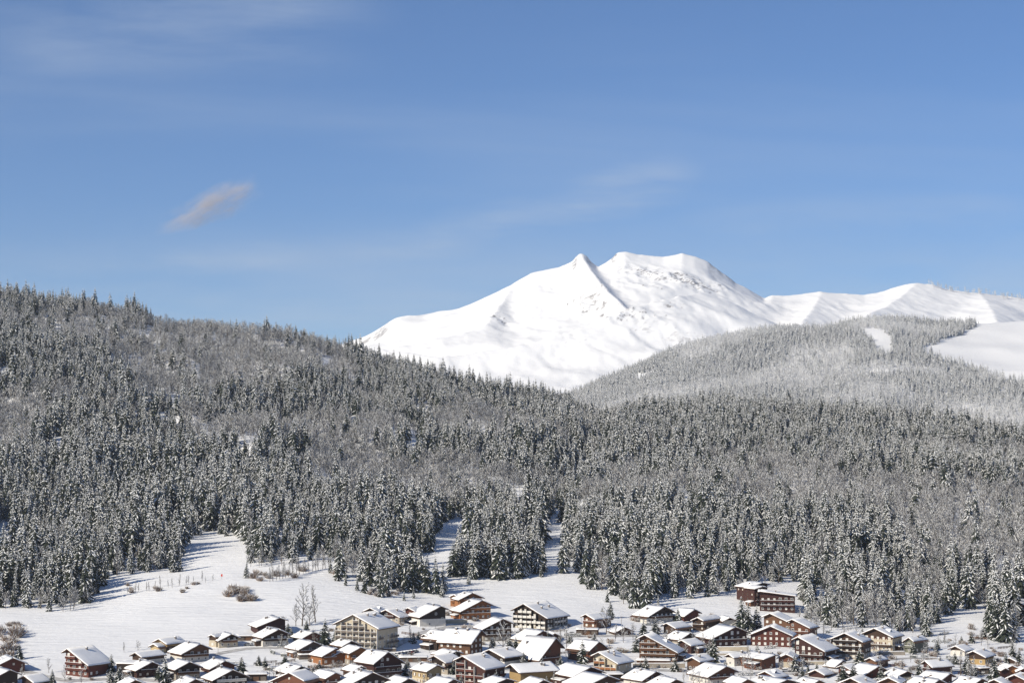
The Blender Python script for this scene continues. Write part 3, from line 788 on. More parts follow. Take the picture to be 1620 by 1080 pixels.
def shutter_mesh(h, m):
    b = MB(); b.box(-.3, .3, -.09, 0, -h / 2, h / 2)
    for k in (-.25, .25): b.box(-.3, .3, -.12, -.09, k * h - .05, k * h + .05)
    return b.mesh('shutter', m)
SHUT = {k: shutter_mesh(1.35, M[v]) for k, v in (('red', 'red_timber'), ('brown', 'mid_timber'))}
_R = random.Random(5)
def window(parent, x, y, z, rz, kind='small', fr='white', pn='pane', shut=None):
    f, p = WIN[kind, fr, pn]
    o = link('window', f, parent, (x, y, z), rz); link('pane', p, o)
    if shut:
        w = {'small': 1.25, 'door': 1.5, 'wide': 2.0}[kind]
        for s in (-1, 1): link('shutter', SHUT[shut], o, (s * (w / 2 + .34), 0, 0))
    return o

def snow_slab(m, x0, x1, zx0, zx1, y0, y1, th, seed, nx=5, ny=7):
    """an uneven snow blanket on a slope from x0 (ridge, height zx0) to x1 (eave, height zx1)"""
    r = random.Random(seed)
    V = []
    for j in range(ny + 1):
        for i in range(nx + 1):
            u, v = i / nx, j / ny
            e = 1.0
            if i == nx: e *= .62
            if j in (0, ny): e *= .66
            uu, vv = u, v
            if i == nx - 1: uu = .955
            if j == 1: vv = .045
            if j == ny - 1: vv = .955
            jx = r.uniform(-.10, .06) if i == nx else 0
            V.append((x0 + (x1 - x0) * uu + (jx if x1 > x0 else -jx), y0 + (y1 - y0) * vv, zx0 + (zx1 - zx0) * uu + th * e * r.uniform(.76, 1.22)))
    n = nx + 1
    F = []
    sgn = x1 > x0
    for j in range(ny):
        for i in range(nx):
            a = j * n + i
            F.append((a, a + 1, a + n + 1, a + n) if sgn else (a, a + n, a + n + 1, a + 1))
    ring = [i for i in range(n)] + [j * n + nx for j in range(1, ny + 1)] + [ny * n + i for i in range(nx - 1, -1, -1)] + [j * n for j in range(ny - 1, 0, -1)]
    o = len(V)
    for k in ring:
        x, y, z = V[k]; u = (x - x0) / (x1 - x0)
        V.append((x, y, zx0 + (zx1 - zx0) * u + .012))
    L = len(ring)
    for k in range(L):
        a, b = ring[k], ring[(k + 1) % L]; c, d = o + (k + 1) % L, o + k
        F.append((b, a, d, c) if sgn else (a, b, c, d))
    m.add(V, F)

HOUSES = []
def house(label, ax, ay, lx, rx, by, th, ln, wall='brown', ground=None, bal=0, win=1, tan=None, cat='chalet', name='chalet', chim=1, hb=2.7, fr=None, pn=.35, grid=None, dy=0, side=True, shut=None, roofsnow=.42, balm=None, cap=None, skip=0, zup=0):
    """a gabled building: apex pixel (ax, ay), the gable's eaves at pixel columns lx and rx, the foot of the gable at row by,
    th = degrees the gable is turned away from the viewer (positive: it looks right), ln = length in metres"""
    t = rad(th)
    if bal == 0 and win and skip < .45 and by - ay > 15 and int(ax) % 10 < 7: bal = 1
    roofsnow *= .75 + .6 * ((ax * 7.3) % 1 + (int(ax) * 37 % 10) / 10) / 1.5
    x0, y0, z0 = on_ground(ax, min(by, 1096))
    if by > 1096: z0 -= (by - 1096) * y0 / F_PX
    y0 += dy
    s = y0 / F_PX
    W = (rx - lx) * s / math.cos(t)
    a = (ax - lx) / (rx - lx)
    H = (by - ay) * s - roofsnow
    tn = tan or .44
    o_, fo = min(1.5, W * .11), min(1.8, W * .15)
    wl_, wr_ = -(a * W - o_), ((1 - a) * W - o_)
    root = empty(name, (x0, y0, z0), t)
    tag(root, label, cat)
    HOUSES.append((root, ax, by, rx - lx, W, ln, th, x0, y0, z0, H))
    zl, zr = H + tn * wl_, H - tn * wr_
    r = random.Random(int(ax * 7 + ay * 13))
    B = -4.0
    wm = M[wall + '_timber'] if wall in WALLC else M[wall + '_render']
    m = MB(); m.prism([(wl_, B), (wr_, B), (wr_, zr), (0, H - .02), (wl_, zl)], 0, ln)
    link('wall', m.mesh('wall', wm), root)
    if ground:
        gm = M[ground + '_render'] if ground + '_render' in M else M[ground + '_timber']
        m = MB(); m.box(wl_ - .08, wr_ + .08, -.08, ln + .08, B, hb)
        link('ground_floor', m.mesh('ground_floor', gm), root)
    # roof
    th_ = .30
    m = MB()
    el, er = wl_ - o_, wr_ + o_
    m.prism([(el, H + tn * el), (0, H), (er, H - tn * er), (er, H - tn * er + th_), (0, H + th_ * 1.12), (el, H + tn * el + th_)], -fo, ln + .9)
    roof = link('roof', m.mesh('roof', M['fascia']), root)
    if roofsnow > 0:
        m = MB()
        zt = H + th_ * 1.12
        ei = .12 + (_R.uniform(.5, 1.6) if _R.random() < .22 else _R.uniform(0, .25))
        snow_slab(m, 0, el + ei, zt, H + tn * (el + ei) + th_ + .0, -fo + .10, ln + .8, roofsnow, int(ax))
        link('roof_snow', m.mesh('roof_snow', M['snow'], True), roof)
        m = MB()
        ei = .12 + (_R.uniform(.5, 1.6) if _R.random() < .22 else _R.uniform(0, .25))
        snow_slab(m, 0, er - ei, zt, H - tn * (er - ei) + th_ + .0, -fo + .10, ln + .8, roofsnow, int(ax) + 1)
        link('roof_snow', m.mesh('roof_snow', M['snow'], True), roof)
    for c in range(chim):
        cx = (el if th > 0 else er) * r.uniform(.12, .45); cy = ln * r.uniform(.3, .8)
        m = MB(); cz = H - tn * abs(cx)
        m.box(cx - .42, cx + .42, cy - .42, cy + .42, cz - .3, cz + 1.7); m.box(cx - .55, cx + .55, cy - .55, cy + .55, cz + 1.7, cz + 1.85)
        ch = link('chimney', m.mesh('chimney', M['chimney']), roof)
        m = MB(); m.box(cx - .5, cx + .5, cy - .5, cy + .5, cz + 1.853, cz + 2.1); link('chimney_snow', m.mesh('chimney_snow', M['snow']), ch)
    frk = fr or ('white' if ground or wall in ('white', 'cream', 'ochre', 'yellow') else 'brown')
    # front (gable) windows and balconies
    fh = 2.75
    nf = max(1, int((H - .9) / fh))
    def roofz(x): return H + tn * x if x < 0 else H - tn * x
    def yf(z): return -.085 if (ground and z < hb) else -.004
    if grid is None:
        for f in range(nf):
            zc = 1.45 + f * fh
            span = wr_ - wl_
            n = max(1, int((span - 1.2) / 2.9))
            for k in range(n):
                x = wl_ + span * (k + .5) / n
                if zc + 1.35 > roofz(x) or r.random() < skip: continue
                if win: window(root, x, yf(zc + .7), zc, 0, 'door' if (bal and f > 0 and r.random() < .35) else 'small', frk if r.random() < .8 else 'white', 'pale_pane' if r.random() < pn else 'pane', shut if shut and r.random() < .8 else None)
        for f in range(1, min(bal, nf - 1) + 1 if nf > 1 else 1):
            zc = f * fh + .02
            xa, xb = wl_ + .5, wr_ - .5
            while roofz(xa) < zc + 1.6 and xa < 0: xa += .3
            while roofz(xb) < zc + 1.6 and xb > 0: xb -= .3
            if xb - xa < 3: continue
            y = yf(zc) - .002
            m = MB()
            m.box(xa, xb, y - 1.25, y, zc - .16, zc)
            m.box(xa, xb, y - 1.25, y - 1.17, zc, zc + .28); m.box(xa, xb, y - 1.25, y - 1.17, zc + .40, zc + .68); m.box(xa, xb, y - 1.28, y - 1.14, zc + .80, zc + .98)
            k = xa
            while k < xb: m.box(k, k + .10, y - 1.165, y - 1.07, zc, zc + .98); k += 2.0
            m.box(xa, xa + .08, y - 1.13, y, zc + .1, zc + .98); m.box(xb - .08, xb, y - 1.13, y, zc + .1, zc + .98)
            bo = link('balcony', m.mesh('balcony', M[balm] if balm else M['mid_timber'] if wall in ('dark', 'grey') else wm), root)
            m = MB(); m.box(xa, xb, y - 1.30, y - 1.12, zc + .983, zc + 1.12); link('rail_snow', m.mesh('rail_snow', M['snow']), bo)
    else:
        gw, gpal, gfin, gside = grid
        balcony_grid(root, wl_, wr_, H, tn, roofz, gw, gpal, gfin, r, ln, th, gside)
    left = th > 0; sg = -1 if left else 1
    if grid is None and W > 8 and H > 6 and r.random() < .42:      # lean-to along the visible side
        X = wl_ if left else wr_; ya = ln * r.uniform(.05, .3); yb = ya + ln * r.uniform(.4, .6); dp = r.uniform(2.2, 3.4); hh = min(2.7, (zl if left else zr) - .5)
        m = MB(); xs_ = sorted((X + sg * .10, X + sg * dp)); m.box(xs_[0], xs_[1], ya, yb, B, hh - .5)
        ex = link('lean_to', m.mesh('lean_to', wm if r.random() < .6 else M['mid_timber']), root)
        def slope_box(m_, x0_, z0_, x1_, z1_, t_, ya_, yb_):
            q = [(x0_, z0_), (x1_, z1_), (x1_, z1_ + t_), (x0_, z0_ + t_)]
            m_.prism(q if x1_ > x0_ else q[::-1], ya_, yb_)
        m = MB(); slope_box(m, X + sg * .09, hh + .1, X + sg * (dp + .5), hh - .48, .18, ya - .4, yb + .4); lr = link('lean_to_roof', m.mesh('lean_to_roof', M['fascia']), ex)
        m = MB(); slope_box(m, X + sg * .12, hh + .29, X + sg * (dp + .38), hh - .26, r.uniform(.25, .5), ya - .3, yb + .3); link('lean_to_snow', m.mesh('lean_to_snow', M['snow']), ex)
        window(ex, X + sg * dp + sg * .004, (ya + yb) / 2, .9, -math.pi / 2 if left else math.pi / 2, 'small', frk)
    if grid is None and W > 9.5 and ln > 10 and r.random() < .34:   # dormer on the visible slope
        dx_ = (el if left else er) * r.uniform(.40, .55); yc_ = ln * r.uniform(.35, .7); dw = r.uniform(1.1, 1.6); zb_ = H - tn * abs(dx_); back = abs(dx_) * .75
        dm = empty('dormer', (dx_, yc_, zb_), math.pi / 2 * sg); dm.parent = roof
        m = MB(); m.prism([(-dw, -.6), (dw, -.6), (dw, .9), (0, 1.6), (-dw, .9)], 0, back); link('dormer_wall', m.mesh('dormer_wall', wm), dm)
        m = MB()
        snow_slab(m, 0, -dw - .45, 1.68, .68, -.45, back, .4, int(ax) + 3, 3, 4); snow_slab(m, 0, dw + .45, 1.68, .68, -.45, back, .4, int(ax) + 4, 3, 4)
        link('dormer_snow', m.mesh('dormer_snow', M['snow']), dm)
        link('window', WIN['small', frk, 'pane'][0], dm, (0, -.004, .35))
    # visible long side
    if side and not (grid and grid[3]):
        left = th > 0
        X = wl_ if left else wr_; ze = zl if left else zr
        nl = max(1, int((ln - 1.2) / 3.1))
        for f in range(max(1, int((ze - .3) / fh))):
            zc = 1.45 + f * fh
            if zc + .9 > ze: continue
            off = .085 if (ground and zc < hb) else .004
            for k in range(nl):
                if r.random() < .16 + skip: continue
                window(root, X + (-off if left else off), ln * (k + .5) / nl, zc, -math.pi / 2 if left else math.pi / 2, 'small', frk, 'pale_pane' if r.random() < pn else 'pane', shut)
    return root

def balcony_grid(root, wl_, wr_, H, tn, roofz, gw, pal, fin, r, ln, th, gside):
    fh = 2.75
    nb = max(2, int((wr_ - wl_ - .6) / gw)); bw = (wr_ - wl_ - .3) / nb
    nf = max(1, int((H - 1.0) / fh))
    pm, fm = M[pal], M[fin]
    def panel(w):
        b = MB(); b.box(-w / 2, w / 2, -1.45, -1.33, -.02, 1.02); b.box(-w / 2, w / 2, -1.33, 0, -.18, -.022)
        return b.mesh('balcony', pm)
    P, PS = panel(bw * .86), MB()
    PS.box(-bw * .43, bw * .43, -1.47, -1.31, 1.023, 1.14); PS = PS.mesh('rail_snow', M['snow'])
    tops = {}
    for k in range(nb):
        xc = wl_ + .15 + bw * (k + .5)
        for f in range(nf):
            z = .35 + f * fh
            if z + 2.2 > min(roofz(xc - bw * .4), roofz(xc + bw * .4)): break
            if f or r.random() < .5:
                b = link('balcony', P, root, (xc, -.003, z)); link('rail_snow', PS, b)
            window(root, xc - bw * .12, -.004, z + 1.12, 0, 'door', 'white' if r.random() < .5 else 'brown', 'pale_pane' if r.random() < .45 else 'pane')
            tops[k] = z + 2.45
    for k in range(nb + 1):
        x = wl_ + .15 + bw * k
        zt = min(max(tops.get(k - 1, 0), tops.get(k, 0)), roofz(x) - .2)
        if zt > 1:
            b = MB(); b.box(x - .11, x + .11, -1.30, -.003, -2, zt); link('partition', b.mesh('partition', fm), root)
    if gside:
        left = th > 0; X = wl_ if left else wr_; sg = -1 if left else 1
        ze = roofz(X); n = max(2, int(ln / (gw * 1.05))); w = ln / n
        b = MB()
        b.box(-w * .42, w * .42, -1.1, -1.0, -.02, 1.0); b.box(-w * .42, w * .42, -1.0, 0, -.18, -.022)
        me = b.mesh('balcony', pm)
        rz = -math.pi / 2 if left else math.pi / 2
        for k in range(n):
            for f in range(max(1, int((ze - .6) / fh))):
                z = .35 + f * fh
                if (k + (0 if k % 2 else f)) % 3 == 1: window(root, X + sg * .004, w * (k + .5), z + 1.1, rz, 'small', 'white', 'pane'); continue
                link('balcony', me, root, (X + sg * .003, w * (k + .5), z), rz)
                window(root, X + sg * .004, w * (k + .5), z + 1.12, rz, 'door', 'white', 'pale_pane' if r.random() < .4 else 'pane')

def flat_roofed(label, px, by, wpx, hpx, th, ln, wall='brown', name='garage', cat='garage', win=1, thick=.45):
    """a low building with a nearly flat snow covered roof; px = middle of its front"""
    x0, y0, z0 = on_ground(px, min(by, 1096)); t = rad(th); s = y0 / F_PX
    W, H = wpx * s / math.cos(t), hpx * s - thick
    root = empty(name, (x0, y0, z0), t); tag(root, label, cat)
    wm = M[wall + '_timber'] if wall in WALLC else M[wall + '_render']
    m = MB(); m.box(-W / 2, W / 2, 0, ln, -4, H); link('wall', m.mesh('wall', wm), root)
    m = MB(); m.box(-W / 2 - .4, W / 2 + .4, -.5, ln + .4, H + .002, H + .26); roof = link('roof', m.mesh('roof', M['fascia']), root)
    m = MB(); snow_slab(m, -W / 2 - .3, W / 2 + .3, H + .27, H + .27, -.4, ln + .3, thick, int(px), 6, 4); link('roof_snow', m.mesh('roof_snow', M['snow'], True), roof)
    n = max(1, int(W / 3.4))
    if win:
        for k in range(n):
            x = -W / 2 + W * (k + .5) / n
            m = MB(); m.box(x - W / n * .38, x + W / n * .38, -.06, -.003, -.3, min(2.1, H * .85))
            link('door', m.mesh('door', M['frame_brown'] if k % 2 else M['grey_timber']), root)
    HOUSES.append((root, px, by, wpx, W, ln, th, x0, y0, z0, H))
    return root

# ---- the houses, row by row from the meadow down to the lower edge of the photograph
Hh = house
# upper row below the meadow
Hh('stepped maroon apartment block against the spruces, long right wing with pale windows', 1201, 935, 1196, 1258, 966, -8, 13, 'maroon', bal=2, tan=.12, cat='apartment block', name='apartment_block', fr='white', pn=.5, chim=1)
Hh('small maroon block stepping up behind the long maroon wing among spruces', 1203, 927, 1188, 1212, 958, 30, 9, 'maroon', tan=.2, cat='apartment block', name='apartment_block', chim=0, pn=.4)
Hh('topmost maroon block with a low snowy roof at the foot of the spruces', 1203, 921, 1178, 1216, 950, 32, 12, 'maroon', tan=.22, cat='apartment block', name='apartment_block', chim=0, pn=.3)
Hh('pale yellow house half hidden by spruces at the far right wood edge', 1570, 946, 1558, 1580, 966, -30, 26, 'ochre', 'yellow', tan=.3, name='house', cat='house', chim=0)
Hh('dark roofed house behind the right hand spruce clump, snowy roof slope showing', 1598, 946, 1586, 1616, 978, -38, 12, 'dark', bal=1, name='house', cat='house', chim=0)
Hh('upper orange chalet behind the lower twin, wide gable under the meadow', 747, 937, 724, 766, 964, 20, 12, 'orange', bal=2, chim=1)
Hh('narrow orange side gable left of the upper orange chalet', 719, 940, 711, 729, 959, -18, 8, 'orange', bal=1, chim=0)
Hh('lower orange chalet with two carved balconies above a parked dark car', 762, 949, 725, 780, 979, 24, 13, 'orange', 'orange', bal=3, chim=1)
Hh('black weathered barn chalet with white stone base left of the orange pair', 697, 958, 662, 709, 990, 26, 17, 'dark', 'white', chim=1, hb=4.2, skip=.75)
Hh('small reddish cross gable on the left of the black barn chalet', 647, 961, 640, 660, 982, -20, 9, 'red', 'white', bal=1, chim=0)
Hh('low brown chalet showing a second gable behind the wide balcony block', 613, 964, 604, 637, 984, -26, 10, 'maroon', 'stone', bal=1, chim=1)
Hh('brown chalet with a snowy roof peeping over the wide balcony block', 588, 961, 575, 603, 982, -18, 12, 'brown', bal=1, chim=0)
Hh('white-balcony apartment block with a checker of white panels at the meadow edge', 830, 955, 810, 868, 993, -33, 22, 'dark', 'cream', tan=.47, cat='apartment block', name='apartment_block', chim=3, grid=(2.9, 'white_render', 'dark_timber', True), hb=.9)
Hh('wide cream balcony block with a long snowy roof and cream partition walls', 562, 972, 528, 605, 1027, -27, 20, 'cream', None, tan=.44, cat='apartment block', name='apartment_block', chim=3, grid=(3.2, 'grey_timber', 'white_render', True))
Hh('dark red flat topped block with a tall plain end wall above the left chalets', 444, 976, 408, 457, 1003, 22, 15, 'maroon', tan=.36, cat='apartment block', name='apartment_block', chim=2, skip=.6)
Hh('brown chalet with four bright ground floor windows right of the white-balcony block', 928, 971, 920, 945, 992, -38, 14, 'rust', 'mid', bal=1, chim=0, pn=.9, fr='white')
Hh('small brown chalet with a bare gable below the four-window chalet', 986, 991, 969, 1001, 1004, 22, 8, 'mid', bal=1, chim=0)
Hh('black-gabled chalet with white ground floor at the foot of the spruces', 1048, 959, 1017, 1067, 984, 34, 13, 'dark', 'white', bal=1, chim=1)
Hh('small red barn chalet right of the black-gabled chalet', 1095, 963, 1076, 1107, 981, 38, 10, 'red', chim=0, skip=.6)
Hh('brown chalet with one pale window and a wide snowy roof below the black gable', 1055, 985, 1046, 1072, 1002, -36, 15, 'brown', chim=0)
Hh('long-roofed brown chalet joined to a white gabled house', 1103, 976, 1092, 1116, 997, -33, 20, 'brown', bal=1, chim=0)
Hh('white gabled house at the right end of the long-roofed chalet', 1152, 976, 1137, 1166, 993, 12, 12, 'dark', 'white', chim=0, hb=4.5, pn=.6)
Hh('long brown apartment house with a stepped snowy roof under the maroon block', 1217, 970, 1203, 1250, 1003, -24, 14, 'mid', tan=.42, cat='apartment house', name='apartment_house', chim=0, fr='white')
Hh('lower step of the long brown apartment house, dark end wall', 1252, 979, 1243, 1280, 1008, -30, 11, 'rust', tan=.42, cat='apartment house', name='apartment_house', chim=0, fr='white')
Hh('dark red gabled apartment chalet above the pale retaining wall', 1160, 991, 1118, 1184, 1021, 22, 17, 'maroon', tan=.40, cat='apartment house', name='apartment_house', chim=0, fr='white', pn=.6)
Hh('broad maroon gable with a strip of bright windows, middle of three dark blocks', 1217, 990, 1182, 1252, 1022, -14, 15, 'red', tan=.42, cat='apartment house', name='apartment_house', chim=0, fr='white', pn=.7)
Hh('maroon apartment chalet with a long snow slope, right of three dark blocks', 1261, 1007, 1251, 1301, 1046, -30, 18, 'maroon', tan=.46, cat='apartment house', name='apartment_house', chim=1, fr='white', pn=.6)
Hh('hotel with rows of white window balconies and a brown wooden gable', 1334, 1001, 1309, 1364, 1041, -26, 14, 'brown', 'stone', bal=3, tan=.44, cat='hotel', name='hotel', chim=2, fr='white', pn=.95, balm='dark_timber')
Hh('cream hotel with red shutters behind the white-windowed hotel', 1381, 993, 1361, 1409, 1029, -30, 15, 'brown', 'cream', bal=0, tan=.42, cat='hotel', name='hotel', chim=1, hb=6.8, fr='white', pn=.7, shut='red')
Hh('grey green house with a dormer right of the red-shuttered hotel', 1435, 1008, 1425, 1444, 1032, -42, 13, 'olive', 'olive', bal=2, tan=.62, name='house', cat='house', chim=1, fr='white')
Hh('white walled chalet at the foot of the bright snow patch', 1508, 1021, 1498, 1522, 1036, -36, 10, 'brown', 'white', chim=0)
Hh('brown chalet with a pale gable and long eaves beside the snow patch', 1536, 1029, 1526, 1554, 1050, -32, 14, 'brown', 'ochre', bal=1, chim=1)
Hh('little brown hut under snow near three small spruces at the right', 1592, 1040, 1583, 1603, 1049, -28, 6, 'brown', chim=0, skip=.8)
# second row
Hh('brown chalet with bright side windows behind a frosted tree under the twin orange chalets', 795, 978, 761, 813, 1013, 20, 13, 'brown', 'stone', bal=3, chim=0, fr='white', pn=.8)
Hh('big plank sided house with four bright windows along its long front', 758, 996, 742, 765, 1033, 60, 19, 'mid', 'mid', bal=0, tan=.62, chim=2, hb=3.2, fr='white', pn=.95, name='house', cat='house')
Hh('dark shaded house touching the plank sided house on its left', 707, 998, 690, 715, 1027, 42, 12, 'dark', tan=.6, chim=0, skip=.6, name='house', cat='house')
Hh('small dark front gable of the shaded house by the plank house', 673, 1003, 668, 690, 1024, -28, 8, 'red', tan=.5, chim=0, skip=.7, name='house', cat='house')
Hh('chalet with a pale front and snowy roof below the white-balcony block', 857, 997, 830, 874, 1018, 34, 14, 'rust', 'cream', chim=0)
Hh('small red cross gable right of the pale-fronted chalet', 877, 1001, 868, 889, 1014, 14, 9, 'red', chim=0, fr='white')
Hh('tall steep-roofed house with black gable and rust red side, right of it a bare tree', 876, 1009, 848, 890, 1051, 44, 19, 'rust', tan=.85, chim=1, name='house', cat='house', skip=.4)
Hh('steep-roofed house half hidden by a dark spruce, black gable', 944, 1014, 925, 968, 1046, 40, 15, 'rust', tan=.62, chim=0, name='house', cat='house', skip=.4)
Hh('big brown slab sided apartment house with one tall gable and long roof', 1019, 1004, 1006, 1072, 1045, -16, 16, 'mid', 'mid', bal=3, tan=.50, cat='apartment house', name='apartment_house', chim=0, pn=.2)
Hh('small dark chalet with two roof windows behind the slab sided house', 1088, 1000, 1069, 1102, 1016, 36, 11, 'dark', 'stone', chim=1, skip=.5)
Hh('dark red chalet left of a spruce, snowy roof sloping right', 1078, 1012, 1072, 1093, 1032, -38, 12, 'maroon', chim=0)
flat_roofed('small red shed under thick snow between the dark chalets', 1110, 1015, 16, 9, 20, 6, 'red', 'shed', 'shed')
Hh('white fronted house with a snowy roof right of the tall village spruce', 1152, 1034, 1146, 1160, 1052, -50, 12, 'dark', 'white', chim=1, hb=4, name='house', cat='house', pn=.3)
Hh('rust brown house with a flat snowy roof under the maroon gable', 1221, 1035, 1196, 1228, 1056, 36, 15, 'rust', tan=.22, chim=1, name='house', cat='house')
Hh('dark gabled chalet with pale windows right of the rust brown house', 1241, 1034, 1226, 1256, 1055, -14, 15, 'rust', 'cream', bal=1, chim=0, fr='white')
Hh('brown chalet with dark gable, tree fronted, left of the orange-walled inn', 1094, 1039, 1083, 1107, 1060, -33, 14, 'mid', bal=1, chim=1, fr='white')
Hh('orange-walled inn with white painted balconies and broad snowy roof', 1145, 1053, 1112, 1165, 1082, 26, 17, 'rust', 'white', bal=2, chim=0, hb=3.2, fr='white')
Hh('orange gabled chalet with a roof falling right, below the rust brown house', 1209, 1061, 1196, 1228, 1076, -32, 11, 'rust', chim=0, skip=.6)
Hh('brown chalet under two conical shrubs, left of the twin red roofs', 1288, 1059, 1274, 1302, 1071, -34, 9, 'maroon', chim=0)
Hh('small red shed with a snow cap above the twin red roofs', 1328, 1044, 1312, 1333, 1056, 40, 6, 'rust', chim=0, skip=.8, name='shed', cat='shed')
Hh('red chalet with low side wall, left half of the twin red roofs', 1330, 1052, 1321, 1346, 1066, -36, 9, 'red', chim=0)
Hh('dark red chalet with a balcony gable, right half of the twin red roofs', 1384, 1052, 1355, 1404, 1071, 27, 13, 'red', bal=1, chim=0)
Hh('brown chalet with an orange wall just under the white-windowed hotel', 1373, 1040, 1365, 1384, 1056, -38, 12, 'mid', chim=1)
Hh('pale chalet with a dark front gable among snowy shrubs right of the twin roofs', 1430, 1061, 1408, 1441, 1079, 12, 14, 'dark', 'cream', chim=1, fr='white')
Hh('long dark red house with two white windows beside a dark spruce', 1461, 1045, 1456, 1470, 1068, -58, 13, 'maroon', tan=.55, chim=1, name='house', cat='house', fr='white')
Hh('dark red house with a small front gable at the lower right', 1495, 1064, 1468, 1506, 1084, 36, 13, 'maroon', chim=0, name='house', cat='house')
Hh('small red cross gable in front of the lower right dark red house', 1468, 1066, 1461, 1477, 1082, -8, 7, 'red', chim=0, skip=.5, name='house', cat='house')
Hh('orange gabled house at the right border behind a red roofed one', 1595, 1052, 1586, 1606, 1070, 10, 8, 'orange', chim=0, skip=.5, name='house', cat='house')
Hh('red walled chalet cut by the right border of the view', 1614, 1056, 1600, 1632, 1072, -10, 10, 'red', chim=0)
Hh('dark gable with thick snow left of the orange house at the right border', 1584, 1056, 1576, 1594, 1072, 16, 8, 'maroon', chim=0, skip=.6)
Hh('red chalet with roof chimney in the lower right corner', 1600, 1067, 1586, 1626, 1086, -26, 12, 'red', chim=1)
Hh('brown chalet with thick snow below the lower right spruce', 1568, 1074, 1559, 1584, 1090, -30, 10, 'brown', chim=0)
Hh('low snowy roof at the lower edge left of the lower right spruce', 1545, 1072, 1522, 1556, 1088, 30, 12, 'brown', chim=1)
flat_roofed('small dark shed under snow beside the lower right spruce', 1553, 1066, 17, 10, 20, 6, 'dark', 'shed', 'shed')
# left part
Hh('red brown apartment block with a tall gable and long snow roof on the left meadow', 114, 1026, 104, 153, 1068, -30, 16, 'red', bal=3, tan=.55, cat='apartment block', name='apartment_block', chim=1, fr='white', pn=.4)
flat_roofed('low snow covered annex right of the left meadow apartment block', 208, 1066, 40, 17, -10, 12, 'dark', 'annex', 'annex', 0)
Hh('ochre chalet with a dark roof edge above the left meadow, upper gable', 257, 1010, 246, 272, 1030, -34, 13, 'ochre', 'brown', chim=1)
Hh('small yellow fronted gable before the ochre chalet', 248, 1018, 239, 260, 1033, -30, 8, 'yellow', chim=0)
Hh('brown chalet with white base and a glazed corner right of the ochre chalet', 318, 1018, 290, 336, 1046, 34, 14, 'mid', 'white', bal=1, chim=1)
Hh('chalet with a pale half timbered gable below the yellow front', 220, 1032, 210, 233, 1052, -36, 15, 'brown', 'white', chim=0)
Hh('maroon chalet with a spruce at its right, roof falling left', 243, 1046, 219, 257, 1070, 33, 12, 'maroon', chim=1)
Hh('dark chalet right of the big left spruce', 302, 1046, 280, 322, 1074, 32, 13, 'dark', 'stone', chim=0)
Hh('red brown chalet tucked behind the white-balconied dark chalet', 358, 1044, 334, 377, 1064, 30, 13, 'red', chim=1)
Hh('dark chalet with one white front balcony at the lower left', 370, 1059, 339, 396, 1086, 28, 14, 'dark', 'dark', bal=2, chim=1, balm='white_render')
Hh('beige based chalet with a dark gable on the upper left road', 368, 1002, 347, 382, 1023, 26, 10, 'dark', 'cream', bal=1, chim=0, hb=3.2)
Hh('small white gable left of the beige based chalet', 338, 1004, 332, 347, 1023, -24, 9, 'brown', 'cream', chim=0, hb=3.4)
Hh('wide chalet with a row of white balcony windows by the snowy road', 442, 995, 416, 461, 1021, 28, 13, 'brown', 'white', bal=1, chim=2, pn=.8)
flat_roofed('long low brown garage between two upper left chalets', 390, 1013, 26, 8, 6, 6, 'brown')
Hh('dark red gable at the left border beside the brown thicket', 25, 1040, -4, 47, 1064, 26, 14, 'red', chim=1, skip=.6)
Hh('black house with a snow-capped dormer at the left border', 20, 1059, -8, 36, 1086, 32, 13, 'dark', chim=0, skip=.6, name='house', cat='house')
Hh('small dark gable with thick snow right of the black left border house', 47, 1068, 36, 66, 1084, -34, 9, 'dark', chim=0)
flat_roofed('garage with a sloping snow roof right of the white-balconied dark chalet', 408, 1077, 34, 11, 8, 9, 'dark')
Hh('reddish house with a big snow roof cut by the lower edge left of centre', 462, 1063, 428, 492, 1096, -22, 14, 'rust', chim=0, name='house', cat='house')
Hh('brown chalet with an open dark gable below the flat topped block', 496, 999, 478, 511, 1016, 33, 11, 'red', bal=1, chim=1)
Hh('grey weathered wood chalet on the slope left of the orange twins', 496, 1014, 473, 513, 1039, 32, 14, 'grey', 'grey', bal=1, chim=0)
Hh('bright orange chalet, left of the orange twins', 532, 1025, 510, 537, 1050, 34, 12, 'orange', 'orange', bal=1, chim=0)
Hh('little orange link gable between the orange twins', 540, 1031, 526, 549, 1049, 24, 7, 'orange', chim=0, skip=.5)
Hh('orange chalet with a double gable, right of the orange twins', 571, 1023, 552, 586, 1051, 28, 13, 'orange', 'stone', bal=2, chim=0)
Hh('dark low chalet right behind the orange twins', 556, 1013, 540, 571, 1030, 33, 11, 'dark', chim=1)
Hh('tall dark brown house with a steep gable right of the orange twins', 613, 1031, 590, 639, 1075, 38, 15, 'maroon', 'grey', bal=2, tan=.60, chim=1, hb=5, name='house', cat='house', skip=.3)
Hh('dark gabled chalet at the foot of the open slope left of the frosted hedge', 478, 1053, 457, 492, 1078, 30, 16, 'dark', chim=1)
Hh('orange brown chalet with a snow roof at the lower edge below the hedge', 531, 1063, 512, 543, 1090, 34, 14, 'rust', chim=0)
Hh('small orange cross gable above the broad dark roof', 552, 1053, 544, 560, 1068, -16, 8, 'orange', chim=0, skip=.7)
Hh('chalet behind the small orange cross gable, short snowy roof', 572, 1053, 556, 586, 1074, 30, 10, 'brown', chim=0)
Hh('broad dark chalet with roof vents at the lower edge under the steep brown house', 590, 1063, 548, 626, 1094, 24, 18, 'dark', 'white', bal=1, chim=3)
